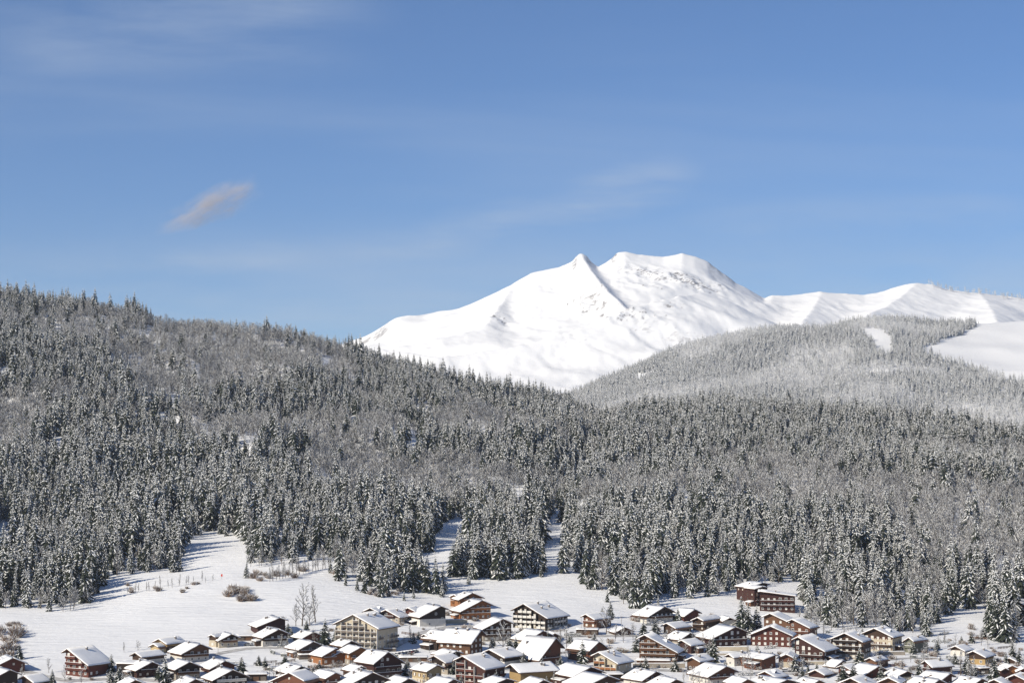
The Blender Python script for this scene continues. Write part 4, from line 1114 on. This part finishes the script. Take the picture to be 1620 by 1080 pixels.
# centre and right of centre, lower rows
Hh('cream walled villa with brown gable and a stone chimney', 691, 1051, 673, 702, 1082, 34, 13, 'yellow', 'cream', chim=1, name='villa', cat='villa', shut='brown', pn=.2)
Hh('dark chalet with white ground windows behind the cream villa', 690, 1037, 680, 713, 1064, -34, 13, 'dark', 'stone', bal=1, chim=0, fr='white')
Hh('low house with a shallow snow roof under the plank sided house', 721, 1029, 703, 732, 1042, 34, 12, 'brown', chim=0, tan=.3, name='house', cat='house')
Hh('balcony house with red panels and white floor bands, centre foreground', 735, 1037, 719, 772, 1080, -33, 17, 'maroon', None, tan=.44, cat='apartment house', name='apartment_house', chim=2, grid=(4.2, 'red_timber', 'white_render', True))
Hh('dark roofed house with one white stair tower right of the red panel house', 777, 1027, 766, 802, 1056, -38, 15, 'dark', 'white', tan=.36, chim=1, hb=3.5, name='house', cat='house')
Hh('snowy roof with a short gable at the lower edge left of centre bottom', 716, 1073, 690, 728, 1096, 34, 13, 'brown', chim=0)
Hh('lower edge house with a flat snow roof right of the red panel house', 800, 1073, 772, 818, 1096, 28, 12, 'dark', chim=0, tan=.3, name='house', cat='house')
Hh('long ochre walled hall under three joined snow roofs', 812, 1050, 804, 826, 1080, -62, 20, 'dark', 'ochre', tan=.36, chim=2, hb=5.2, name='hall', cat='hall', win=0, skip=.9)
Hh('wide red brown inn with white windows and a hipped snow roof', 932, 1054, 900, 956, 1084, 30, 20, 'maroon', chim=0, tan=.38, name='inn', cat='inn', fr='white', pn=.9)
Hh('big plain snow roof at the lower edge below the balconied cream house', 958, 1068, 918, 978, 1096, 30, 18, 'brown', chim=0, tan=.34, name='house', cat='house')
Hh('cream balcony house with orange panels and a white end wall', 948, 1031, 936, 979, 1067, -32, 14, 'cream', None, tan=.46, cat='apartment house', name='apartment_house', chim=3, grid=(2.9, 'orange_timber', 'cream_render', False))
flat_roofed('flat snow roofed annex in front of the cream balcony house', 968, 1078, 34, 12, 8, 10, 'dark', 'annex', 'annex', 0)
Hh('brown chalet with white balcony front below the slab sided house', 1034, 1061, 1009, 1052, 1086, 34, 14, 'mid', 'white', bal=1, chim=1)
Hh('snow roof cut by the lower edge in front of the orange-walled inn', 1066, 1073, 1040, 1086, 1098, 24, 14, 'brown', chim=0)
Hh('broad flat snow roof at the lower edge below the orange gabled chalet', 1240, 1074, 1208, 1262, 1098, 30, 18, 'brown', chim=2, tan=.26, name='house', cat='house')
Hh('big brown house with a roof turret at the lower edge, right of centre', 1343, 1072, 1322, 1378, 1098, -26, 16, 'brown', chim=1, name='house', cat='house')
Hh('snowy roof with a narrow gable at the lower edge beside the big brown house', 1402, 1071, 1384, 1420, 1094, -22, 13, 'mid', chim=0)
Hh('white roofed house at the lower edge in front of the front gable house', 1478, 1074, 1446, 1494, 1098, 30, 14, 'maroon', chim=2, name='house', cat='house')
Hh('low chalet with snow on its eaves at the left lower edge', 218, 1074, 198, 236, 1096, 22, 12, 'brown', chim=0)
Hh('chalet with a snow roof cut by the lower edge under the dark left chalet', 312, 1073, 284, 332, 1096, 26, 13, 'brown', chim=1)
Hh('wide snow roof with dark gable at the lower edge, left of the cream villa', 646, 1072, 622, 668, 1098, 28, 13, 'dark', chim=0)
Hh('low snowy chalet at the lower edge between two conical shrubs', 1290, 1075, 1268, 1312, 1096, 24, 12, 'mid', chim=0)
Hh('snowy roof at the lower edge below the inn with painted balconies', 1178, 1073, 1160, 1200, 1096, 22, 12, 'rust', chim=0)
Hh('snow roofed house at the lower edge under the ochre hall', 858, 1074, 834, 878, 1098, 24, 13, 'dark', chim=0, name='house', cat='house')
flat_roofed('low shed with a thick snow cap under the four-window chalet', 928, 1004, 34, 9, -6, 7, 'brown', 'shed', 'shed')
flat_roofed('long carport row under snow left of the plank sided house', 655, 1047, 44, 8, 4, 6, 'grey', 'carport', 'carport')
flat_roofed('snow topped carport beside the grey weathered chalet', 488, 1043, 24, 8, 14, 6, 'grey', 'carport', 'carport')
flat_roofed('flat terrace roof in front of the slab sided house', 1032, 1052, 52, 8, -8, 8, 'mid', 'terrace', 'terrace', 0)
# ================================================================== VILLAGE TREES, SHRUBS AND SMALL THINGS
def house_ref(px, py, used, noun):
    """words that place a thing beside the nearest house, never the same words twice"""
    best = sorted(HOUSES, key=lambda h: abs(h[1] - px) + 1.6 * abs(h[2] - py))
    for h in best[:6]:
        dx, dy = px - h[1], py - h[2]
        side = ('right of' if dx > 0 else 'left of') if abs(dx) > h[3] * .45 else ('in front of' if dy > -2 else 'behind')
        name = h[0]['label'].split(',')[0].split()
        while len(name) > 11: name.pop()
        while name[-1] in ('with', 'a', 'and', 'the', 'of', 'under', 'in', 'at', 'right', 'left', 'behind', 'by', 'its', 'one', 'two', 'four', 'before', 'between', 'below', 'above', 'beside', 'small', 'big', 'snowy', 'long', 'pale', 'white', 'red', 'dark', 'black', 'brown', 'orange', 'lower', 'to', 'tall', 'front', 'wide', 'upper', 'far'): name.pop()
        lab = '%s %s the %s' % (noun, side, ' '.join(name))
        if lab not in used and len(lab.split()) <= 16:
            used.add(lab); return lab
    return None
USED = set()
def free(x, y, m=1.0):
    for h in HOUSES:
        t = h[6]; dx, dy = x - h[7], y - h[8]
        lx_ = dx * math.cos(rad(t)) + dy * math.sin(rad(t)); ly_ = -dx * math.sin(rad(t)) + dy * math.cos(rad(t))
        if abs(lx_) < h[4] * .6 + m and -2 - m < ly_ < h[5] + m: return False
    return True
VS = [(265, 1083, 46), (192, 1083, 28), (88, 1083, 26), (36, 1042, 26), (516, 1023, 46), (487, 999, 20), (463, 1008, 17), (533, 1016, 26), (545, 1019, 35), (556, 1021, 32), (921, 1056, 46), (778, 1031, 24), (806, 1031, 28), (816, 1027, 22),
      (1127, 1047, 44), (1171, 999, 56), (1182, 1000, 48), (1195, 997, 40), (965, 977, 28), (952, 975, 16), (1071, 986, 26), (1450, 1073, 32), (1568, 1079, 42), (1586, 1049, 20), (1597, 1047, 34), (1607, 1049, 26),
      (1275, 1064, 15), (1289, 1058, 12), (1537, 1069, 22), (1012, 1056, 12)]
N_VILLAGE_SPRUCE = len(VS)
for px, py, hp in VS:
    x, y, z = on_ground(px, min(py, 1096))
    h = hp * y / F_PX
    lab = house_ref(px, py, USED, 'snowy spruce') or 'snowy spruce among the houses'
    r = put_spruce((x, y, z - .2, h), lab, 'spruces among the houses', random.choice((2, 4, 6)))
    r.scale = (h / 22 * 1.55, h / 22 * 1.55, h / 22)
VB = [(480, 990, 64), (501, 984, 60), (492, 990, 34), (470, 990, 36), (795, 1031, 46), (896, 1024, 36), (887, 1017, 26), (904, 1032, 24), (958, 1002, 40), (972, 1014, 28), (985, 1016, 26), (1000, 1004, 20), (1515, 1069, 42), (1528, 1074, 30), (1501, 1060, 22),
      (1100, 1036, 17), (1180, 1057, 28), (1245, 1063, 20), (200, 1031, 17), (222, 1028, 15), (1418, 1029, 20), (1426, 1031, 17), (664, 1059, 20), (1030, 1072, 20), (1095, 1080, 26), (1080, 1078, 22), (1060, 1030, 16), (1118, 1004, 14), (690, 1000, 12), (880, 1058, 16),
      (898, 1046, 20), (1350, 1040, 12), (1462, 1034, 22), (1475, 1036, 18), (1234, 1058, 14), (1010, 985, 16), (1262, 985, 26), (1274, 992, 30), (1290, 1002, 28), (1300, 1004, 22), (1490, 1018, 24), (1480, 1024, 20), (558, 1062, 16), (640, 1018, 12), (1185, 1075, 18)]
_R3 = random.Random(41)
for _ in range(900):
    if len(VB) >= 150: break
    px = _R3.uniform(0, 1620); py = _R3.uniform(1005, 1092)
    if px < 430 and py < 1050: continue
    x, y, z = on_ground(px, py)
    if free(x, y, 1.2): VB.append((px, py, _R3.uniform(12, 26)))
for px, py, hp in VB:
    x, y, z = on_ground(px, min(py, 1096))
    lab = house_ref(px, py, USED, 'leafless tree')
    if lab: put_bare((x, y, z - .1, hp * y / F_PX), lab, 'leafless trees among the houses', random.randrange(6))
# young spruces straying out of the wood onto the meadow
_e = [(566, 934, 22), (578, 938, 30), (604, 944, 40), (548, 926, 24), (655, 946, 20), (700, 944, 26), (536, 918, 34), (524, 906, 26), (742, 924, 22), (856, 912, 20), (931, 932, 24), (960, 952, 20), (1040, 966, 26), (392, 914, 28), (640, 950, 16)]
for i, (px, py, hp) in enumerate(sorted(_e)):
    x, y, z = on_ground(px, py)
    put_spruce((x, y, z, hp * y / F_PX), 'stray young spruce on the meadow rim before the wood, %s from left' % ORD[i], 'young spruces straying from the wood')
N_VILLAGE_SPRUCE += len(_e)
def put_shrub(x, y, z, s, lab, grp, k=None):
    b, f = SHR[random.randrange(4) if k is None else k]
    r = empty('bare_shrub', (x, y, z), random.uniform(0, 6.28), (s, s, s * random.uniform(.8, 1.1)))
    tag(r, lab, 'shrub', grp)
    tag(link('twigs', b, r), kind='stuff'); tag(link('snow', f, r), kind='stuff')
_R2 = random.Random(77)
n = 0
for _ in range(2600):
    if n >= 200: break
    px = _R2.uniform(0, 1620); py = _R2.uniform(max(972, np.interp(px, EX, EYp) + 14), 1086)
    if px < 430 and py < 1050: continue
    if px < 560 and py < 975 or (640 < px < 1010 and py < 958): continue
    x, y, z = on_ground(px, py)
    if not free(x, y, .6): continue
    s = _R2.uniform(.7, 1.5)
    lab = house_ref(px, py, USED, _R2.choice(('brown twiggy shrub', 'snow flecked shrub', 'low bare shrub', 'round garden shrub')))
    if not lab: continue
    put_shrub(x, y, z, s, lab, 'bare shrubs between the houses'); n += 1
# garden fences, clipped hedges and small conifers
def put_fence(x, y, z, L, rz, lab):
    r = empty('garden_fence', (x, y, z), rz); tag(r, lab, 'fence', 'garden fences in the village')
    k = 0.0
    pm = MB(); pm.box(-.09, .09, -.09, .09, -1.5, 1.25); pm = pm.mesh('post', M['fascia'])
    while k <= L + .01:
        xx, yy = x + math.cos(rz) * k, y + math.sin(rz) * k
        link('post', pm, r, (k, 0, near1(xx, yy) - z)); k += 2.4
    z1 = near1(x + math.cos(rz) * L, y + math.sin(rz) * L) - z
    for h_ in (.35, .75, 1.12):
        m = MB(); m.add([(0, -.12, h_), (L, -.12, h_ + z1), (L, -.095, h_ + z1), (0, -.095, h_), (0, -.12, h_ + .22), (L, -.12, h_ + z1 + .22), (L, -.095, h_ + z1 + .22), (0, -.095, h_ + .22)], [(0, 3, 2, 1), (4, 5, 6, 7), (0, 1, 5, 4), (1, 2, 6, 5), (2, 3, 7, 6), (3, 0, 4, 7)])
        link('rail', m.mesh('rail', M['fascia']), r)
def hedge_mesh(seed, L):
    r = random.Random(seed); a, b = MB(), MB()
    for i in range(int(L * 26)):
        c = Vector((r.uniform(0, L), r.uniform(-.55, .55), r.uniform(-.2, 1.5))); d = Vector((r.uniform(-1, 1), r.uniform(-1, 1), r.uniform(.1, 1))).normalized() * r.uniform(.3, .55)
        s_ = d.orthogonal().normalized() * .16
        a.add([tuple(c - s_), tuple(c + s_), tuple(c + d)], [(0, 1, 2)])
        if c.z > 1.0 or r.random() < .2:
            q = Vector((0, 0, .14)); b.add([tuple(c - s_ * 1.6 + q), tuple(c + s_ * 1.6 + q), tuple(c + d + q * 1.4), tuple(c + q + Vector((r.uniform(-.4, .4), r.uniform(-.4, .4), .1)))], [(0, 1, 2), (0, 2, 3)])
    return a.mesh('foliage', M['needle']), b.mesh('snow', M['twig_snow'])
HDG = [hedge_mesh(40 + i, 6 + 2 * i) for i in range(3)]
nf = nh = nc = 0
for _ in range(5000):
    px = _R2.uniform(150, 1620); py = _R2.uniform(1000, 1090)
    if px < 430 and py < 1050: continue
    x, y, z = on_ground(px, py)
    if not free(x, y, 1.2): continue
    k = _R2.random(); rz = rad(_R2.choice((-30, 30, -25, 35, 60, -60)) + _R2.uniform(-8, 8))
    L = _R2.uniform(7, 15); ok_ = free(x + math.cos(rz) * L, y + math.sin(rz) * L, .5) and free(x + math.cos(rz) * L / 2, y + math.sin(rz) * L / 2, .5)
    if k < .4 and nf < 34 and ok_:
        lab = house_ref(px, py, USED, 'brown rail fence')
        if lab: put_fence(x, y, z, L, rz, lab); nf += 1
    elif k < .7 and nh < 70:
        lab = house_ref(px, py, USED, 'snow capped evergreen hedge')
        if lab:
            a_, b_ = _R2.choice(HDG); r = empty('hedge', (x, y, z), rz); tag(r, lab, 'hedge', 'evergreen hedges in the village'); link('foliage', a_, r); tag(link('snow', b_, r), kind='stuff'); nh += 1
    elif nc < 85:
        lab = house_ref(px, py, USED, 'small dark garden conifer')
        if lab:
            h_ = _R2.uniform(4, 9.5); r = put_spruce((x, y, z, h_), lab, 'small conifers in the gardens', _R2.choice((1, 2, 4, 6))); r.scale = (h_ / 22 * 1.9,) * 2 + (h_ / 22,); nc += 1
N_VILLAGE_SPRUCE += nc
def cluster(pts, s0, s1, what):
    pts = sorted(pts)
    for i, (px, py) in enumerate(pts):
        x, y, z = on_ground(px, py)
        put_shrub(x, y, z, _R2.uniform(s0, s1), '%s, %s from left' % (what, ORD[i]), 'shrubs of a thicket')
cluster([(_R2.uniform(362, 402), _R2.uniform(932, 952)) for _ in range(14)], 1.5, 2.6, 'brown bush of the round thicket on the open meadow')
cluster([(_R2.uniform(-4, 36), _R2.uniform(1000, 1044)) for _ in range(22)], 1.6, 3.0, 'brown bush of the thicket at the left border')
cluster([(26, 989), (32, 990), (20, 990)], 1.3, 1.7, 'pale frosted bush on the far left meadow')
cluster([(498 + 5.2 * i + _R2.uniform(-1, 1), 1058 - .5 * i + _R2.uniform(-1.5, 1.5)) for i in range(10)], .8, 1.3, 'snowy shrub of the hedge below the orange twins')
cluster([(_R2.uniform(395, 560), _R2.uniform(902, 922)) for _ in range(12)], 1.2, 2.4, 'bare bush on the meadow rim by the sapling row')
cluster([(_R2.uniform(190, 330), _R2.uniform(922, 946)) for _ in range(9)], .8, 1.7, 'low brown bush on the meadow under the snow gully')
cluster([(586 + i * 6, 938 + _R2.uniform(-4, 6)) for i in range(9)], .8, 1.6, 'shrub on the bank under the wood above the wide balcony block')
cluster([(1000 + i * 6, 982 + _R2.uniform(-8, 5)) for i in range(6)], .8, 1.4, 'snowy shrub before the black-gabled chalet')
# rows of thin saplings along the upper meadow
def saplings(pts, what):
    for i, (px, py, hp) in enumerate(sorted(pts)):
        x, y, z = on_ground(px, py)
        put_bare((x, y, z, hp * y / F_PX), '%s, %s from left' % (what, ORD[i]), 'thin bare saplings on the meadow', 3, 'sapling')
saplings([(428 + i * 5.2 + _R2.uniform(-1.5, 1.5), 920 - i * 1.25, _R2.uniform(20, 32)) for i in range(19)], 'thin sapling of the dense row crossing the upper meadow')
saplings([(206 + i * 8.8 + _R2.uniform(-3, 3), 938 - i * 1.4 + _R2.uniform(-2, 3), _R2.uniform(9, 20)) for i in range(16)], 'thin sapling of the sparse row under the snow gully')
# street lamps and poles
def street_lamp(px, py, hp, lab, head=True):
    x, y, z = on_ground(px, py); h = hp * y / F_PX
    r = empty('street_lamp' if head else 'utility_pole', (x, y, z)); tag(r, lab, 'street lamp' if head else 'pole')
    m = MB(); m.tube((0, 0, -1), (0, 0, h), .11, .07, 6, cap=True); link('pole', m.mesh('pole', M['metal' if head else 'bark']), r)
    if head:
        m = MB(); m.tube((0, 0, h - .05), (.55, -.3, h + .2), .06, .05, 5); m.box(.4, 1.0, -.5, -.15, h + .14, h + .30); link('lamp_head', m.mesh('lamp_head', M['frame_white']), r)
    else:
        m = MB(); m.box(-.8, .8, -.06, .06, h - .7, h - .55); link('cross_arm', m.mesh('cross_arm', M['bark']), r)
street_lamp(348, 1034, 33, 'tall street lamp on the snowy road left of the white-windowed chalet')
street_lamp(384, 1064, 24, 'thin utility pole on the snow beside the dark white-balconied chalet', False)
street_lamp(429, 1072, 22, 'thin utility pole left of the reddish house at the lower edge', False)
street_lamp(680, 1032, 18, 'street lamp before the dark shaded house by the plank house')
street_lamp(919, 1002, 25, 'slim street lamp left of the four-window chalet')
street_lamp(782, 1056, 20, 'street lamp near the red panel balcony house')
street_lamp(982, 986, 12, 'short utility pole on the snow right of the four-window chalet', False)
street_lamp(1020, 1003, 22, 'utility pole before the black-gabled chalet', False)
street_lamp(1528, 1058, 24, 'utility pole by the leafless trees at the lower right', False)
x, y, z = on_ground(353, 916)
r = empty('piste_marker', (x, y, z)); tag(r, 'small red piste marker on the upper meadow by the brown thicket', 'marker')
m = MB(); m.tube((0, 0, -.5), (0, 0, 3.2), .06, .06, 5); link('pole', m.mesh('pole', M['metal']), r)
m = MB(); m.box(-.5, .5, -.09, -.065, 1.7, 3.1); link('sign_board', m.mesh('sign_board', M['red']), r)
# ploughed lanes, a thin sheet of packed grey snow over the ground
M['lane'] = mat('packed_snow', (0.50, 0.49, 0.48), .8, .35, .35, .3, 1.5, .2)
def lane(lab, pts, wdt):
    P = [on_ground(px, py)[:2] for px, py in pts]; Q = []
    for (x0, y0), (x1, y1) in zip(P[:-1], P[1:]):
        n_ = max(2, int(math.hypot(x1 - x0, y1 - y0) / 2.5))
        Q += [(x0 + (x1 - x0) * i / n_, y0 + (y1 - y0) * i / n_) for i in range(n_)]
    Q = np.array(Q + [P[-1]])
    for _ in range(12): Q[1:-1] = (Q[:-2] + Q[1:-1] * 2 + Q[2:]) / 4
    T = np.gradient(Q, axis=0); T /= np.linalg.norm(T, axis=1)[:, None]; N_ = np.stack([-T[:, 1], T[:, 0]], -1)
    k = np.linspace(-.5, .5, 4)[None, :, None] * wdt * (1 + .18 * _G[:len(Q) % 200 + 1, :1].mean())
    G_ = Q[:, None, :] + N_[:, None, :] * k
    Zc = np.stack([near_z(G_[:, j, 0], G_[:, j, 1]) for j in range(4)], 1) + .14
    tag(link('lane', grid_mesh('lane', G_[..., 0], G_[..., 1], Zc, M['lane'])), lab, kind='structure')
lane('ploughed lane past the left meadow apartment block', [(40, 1060), (110, 1078), (200, 1072), (290, 1080)], 5); lane('ploughed lane curving by the upper left chalets', [(285, 1052), (345, 1034), (398, 1024), (465, 1024), (520, 1042), (560, 1056), (640, 1062)], 4.5)
lane('ploughed main lane through the lower village', [(630, 1046), (720, 1046), (800, 1060), (900, 1052), (1000, 1058), (1100, 1062), (1200, 1064), (1300, 1066), (1420, 1060), (1500, 1060), (1615, 1064)], 5.5)
lane('ploughed upper lane below the meadow chalets', [(600, 1036), (660, 1002), (735, 986), (815, 1018), (900, 1006), (1000, 1006), (1062, 1006), (1110, 1024), (1200, 1032), (1330, 1050), (1430, 1040), (1500, 1042)], 4.5)
# retaining walls
def wall(px0, px1, py, hp, m_, lab):
    x0, y0, z0 = on_ground(px0, py); x1, y1, z1 = on_ground(px1, py)
    L = math.hypot(x1 - x0, y1 - y0); h = hp * y0 / F_PX
    r = empty('retaining_wall', (x0, y0, z0), math.atan2(y1 - y0, x1 - x0)); tag(r, lab, 'wall', kind='thing')
    m = MB(); m.box(0, L, 0, .5, -3, h); link('wall', m.mesh('wall', M[m_]), r)
    m = MB(); snow_slab(m, 0, L, h + .003, h + .003, -.05, .9, .28, int(px0), 8, 2); link('wall_snow', m.mesh('wall_snow', M['snow'], True), r)
wall(1133, 1182, 1029, 6, 'cream_render', 'pale retaining wall in front of the dark red gabled apartment chalet')
wall(1272, 1318, 1051, 5, 'cream_render', 'low pale wall below the maroon apartment chalet with long snow slope')
wall(1384, 1428, 1036, 5, 'stone_render', 'grey wall in front of the cream hotel with red shutters')
wall(1000, 1082, 1056, 7, 'stone_render', 'long wall under the slab sided apartment house')
wall(575, 628, 1030, 4, 'grey_timber', 'dark fence wall at the foot of the wide cream balcony block')
wall(690, 740, 986, 5, 'cream_render', 'pale wall beside the car under the orange chalets')
wall(1120, 1200, 1036, 3, 'stone_render', 'low wall along the lane below the dark red gabled apartment chalet')
# parked cars
CARC = {'silver': (.42, .43, .45), 'dark blue': (.03, .05, .12), 'black': (.02, .02, .022), 'white': (.75, .75, .75), 'red': (.35, .03, .025), 'grey': (.16, .17, .18)}
for k, c in CARC.items(): M['paint_' + k] = mat('car_paint', c, .3, spec=.6)
def car_meshes():
    b = MB(); b.prism([(-2.15, .35), (2.15, .35), (2.2, .62), (2.05, .86), (1.2, .95), (-1.9, .98), (-2.2, .8)], -.85, .85)
    c = MB(); c.prism([(-1.75, .97), (1.05, .95), (.45, 1.42), (-1.35, 1.46)], -.74, .74)
    s = MB(); s.prism([(-1.38, 1.463), (.48, 1.423), (.40, 1.62), (-1.30, 1.68)], -.7, .7); s.prism([(1.05, .966), (2.0, .88), (1.9, 1.02), (1.15, 1.10)], -.7, .7)
    w = MB(); w.tube((0, -.1, 0), (0, .1, 0), .32, .32, 10, cap=True); w.f.append(tuple(range(9, -1, -1))); w.m.append(0)
    return b, c.mesh('cabin', M['pane']), s.mesh('car_snow', M['snow']), w.mesh('wheel', M['tyre'])
_b, CAB, CSN, WHL = car_meshes()
CBODY = {k: _b.mesh('body', M['paint_' + k]) for k in CARC}
def car(px, py, turn, colr, lab, grp='cars parked in the village'):
    x, y, z = on_ground(px, py)
    r = empty('parked_car', (x, y, z), rad(turn)); tag(r, lab, 'car', grp)
    link('body', CBODY[colr], r); link('cabin', CAB, r); link('car_snow', CSN, r)
    for sx in (-1.35, 1.35):
        for sy in (-.8, .8): link('wheel', WHL, r, (sx, sy, .32))
car(752, 981, 8, 'black', 'black parked car in front of the lower orange chalet')
for i, cc in enumerate(('silver', 'grey', 'white', 'dark blue', 'silver', 'red', 'grey')):
    car(626 + i * 5.4, 1037 - i * .9, 66, cc, '%s car under snow, %s from left in the parking row by the balcony block' % (cc, ORD[i]))
for px, py, t, cc in ((1043, 985, 20, 'white'), (1026, 989, -10, 'grey'), (1405, 1034, 30, 'dark blue'), (492, 1040, 14, 'white'), (905, 1003, 10, 'white'), (1110, 1018, 10, 'grey'), (870, 1052, 40, 'silver'), (905, 1052, 10, 'white'), (1300, 1060, -20, 'silver'),
                      (1345, 1068, 10, 'grey'), (395, 1021, 5, 'grey'), (405, 1020, 5, 'white'), (1240, 1062, 10, 'silver'), (1090, 1066, 4, 'dark blue'), (640, 1064, -20, 'red'), (1420, 1052, 20, 'red')):
    lab = house_ref(px, py, USED, cc + ' snow topped car')
    if lab: car(px, py, t, cc, lab)
# a wisp of cloud far beyond the mountain
cx, cy, cz = at(322, 330, 15500)
bmm = bmesh.new(); bmesh.ops.create_icosphere(bmm, subdivisions=3, radius=1.0)
me = bpy.data.meshes.new('cloud'); bmm.to_mesh(me); bmm.free()
cm = bpy.data.materials.new('cloud_vapour'); cm.use_nodes = True
N, L = cm.node_tree.nodes, cm.node_tree.links; N.clear()
tc = N.new('ShaderNodeTexCoord'); ln_ = N.new('ShaderNodeVectorMath'); ln_.operation = 'LENGTH'; 
nd = N.new('ShaderNodeTexNoise'); nd.inputs['Scale'].default_value = 1.6; nd.inputs['Detail'].default_value = 4; L.new(tc.outputs['Object'], nd.inputs['Vector'])
wv = N.new('ShaderNodeVectorMath'); wv.operation = 'MULTIPLY_ADD'; L.new(nd.outputs['Color'], wv.inputs[0]); wv.inputs[1].default_value = (.5, .5, .5); wv.inputs[2].default_value = (-.25, -.25, -.25)
ad = N.new('ShaderNodeVectorMath'); L.new(tc.outputs['Object'], ad.inputs[0]); L.new(wv.outputs[0], ad.inputs[1])
s0 = N.new('ShaderNodeSeparateXYZ'); L.new(ad.outputs[0], s0.inputs[0])
kz = N.new('ShaderNodeMath'); kz.operation = 'MULTIPLY_ADD'; L.new(s0.outputs[0], kz.inputs[0]); kz.inputs[1].default_value = -.8; kz.inputs[2].default_value = 1.45
zz = N.new('ShaderNodeMath'); zz.operation = 'MULTIPLY'; L.new(s0.outputs[2], zz.inputs[0]); L.new(kz.outputs[0], zz.inputs[1])
cb = N.new('ShaderNodeCombineXYZ'); L.new(s0.outputs[0], cb.inputs[0]); L.new(s0.outputs[1], cb.inputs[1]); L.new(zz.outputs[0], cb.inputs[2])
L.new(cb.outputs[0], ln_.inputs[0])
fo_ = N.new('ShaderNodeMapRange'); fo_.interpolation_type = 'SMOOTHSTEP'; fo_.inputs['From Min'].default_value = .95; fo_.inputs['From Max'].default_value = .1; L.new(ln_.outputs['Value'], fo_.inputs['Value'])
cn = N.new('ShaderNodeTexNoise'); cn.inputs['Scale'].default_value = 2.1; cn.inputs['Detail'].default_value = 6; cn.inputs['Roughness'].default_value = .6; L.new(tc.outputs['Object'], cn.inputs['Vector'])
cr_ = N.new('ShaderNodeMapRange'); cr_.inputs['From Min'].default_value = .46; cr_.inputs['From Max'].default_value = .72; L.new(cn.outputs['Fac'], cr_.inputs['Value'])
sx_ = N.new('ShaderNodeSeparateXYZ'); L.new(tc.outputs['Object'], sx_.inputs[0])
gr = N.new('ShaderNodeMapRange'); gr.inputs['From Min'].default_value = -1; gr.inputs['From Max'].default_value = .7; gr.inputs['To Min'].default_value = .12; L.new(sx_.outputs[0], gr.inputs['Value'])
def vm(a, b_):
    q = N.new('ShaderNodeMath'); q.operation = 'MULTIPLY'; L.new(a, q.inputs[0])
    if isinstance(b_, float): q.inputs[1].default_value = b_
    else: L.new(b_, q.inputs[1])
    return q.outputs[0]
dens = vm(vm(vm(fo_.outputs[0], cr_.outputs[0]), gr.outputs[0]), 0.024)
pvc = N.new('ShaderNodeVolumePrincipled'); pvc.inputs['Color'].default_value = (1.0, .89, .87, 1); L.new(dens, pvc.inputs['Density']); pvc.inputs['Anisotropy'].default_value = -0.35
oc = N.new('ShaderNodeOutputMaterial'); L.new(pvc.outputs[0], oc.inputs['Volume'])
me.materials.append(cm)
co_ = link('cloud', me, None, (cx, cy, cz)); co_.scale = (560, 300, 215); co_.rotation_euler = (0, rad(-24), 0)
tag(co_, 'small pinkish wisp of cloud alone in the blue sky above the left hill', 'cloud', kind='thing')
top, rest = split(SP_ALL, 300 - N_VILLAGE_SPRUCE)
individually(top, put_spruce, 'snowy spruce', 'spruces along the edge of the wood')
rest = np.array(rest)
scatter('spruce_wood', rest[:, :3], rest[:, 3] / 22.0, FOREST_SPR, 'dense snow dusted spruce wood covering the slopes')
top, rest = split(BA_ALL, 150)
individually(top, put_bare, 'leafless tree', 'leafless trees along the edge of the wood')
rest = np.array(rest)
scatter('leafless_wood', rest[:, :3], rest[:, 3] / 15.0, FOREST_BAR, 'frosted leafless wood in brown grey drifts between the spruces')

# ================================================================== AIR
hm = MB(); hm.box(-5400, 5400, -900, 10400, -460, 1120)
hmat = bpy.data.materials.new('haze'); hmat.use_nodes = True
hn = hmat.node_tree.nodes; hn.clear()
pv = hn.new('ShaderNodeVolumePrincipled'); ho = hn.new('ShaderNodeOutputMaterial')
pv.inputs['Color'].default_value = (0.80, 0.88, 1.0, 1); pv.inputs['Density'].default_value = HAZE; pv.inputs['Anisotropy'].default_value = 0.2
hmat.node_tree.links.new(pv.outputs[0], ho.inputs['Volume'])
tag(link('haze', hm.mesh('haze', hmat)), 'thin pale winter haze in the valley air', kind='stuff')
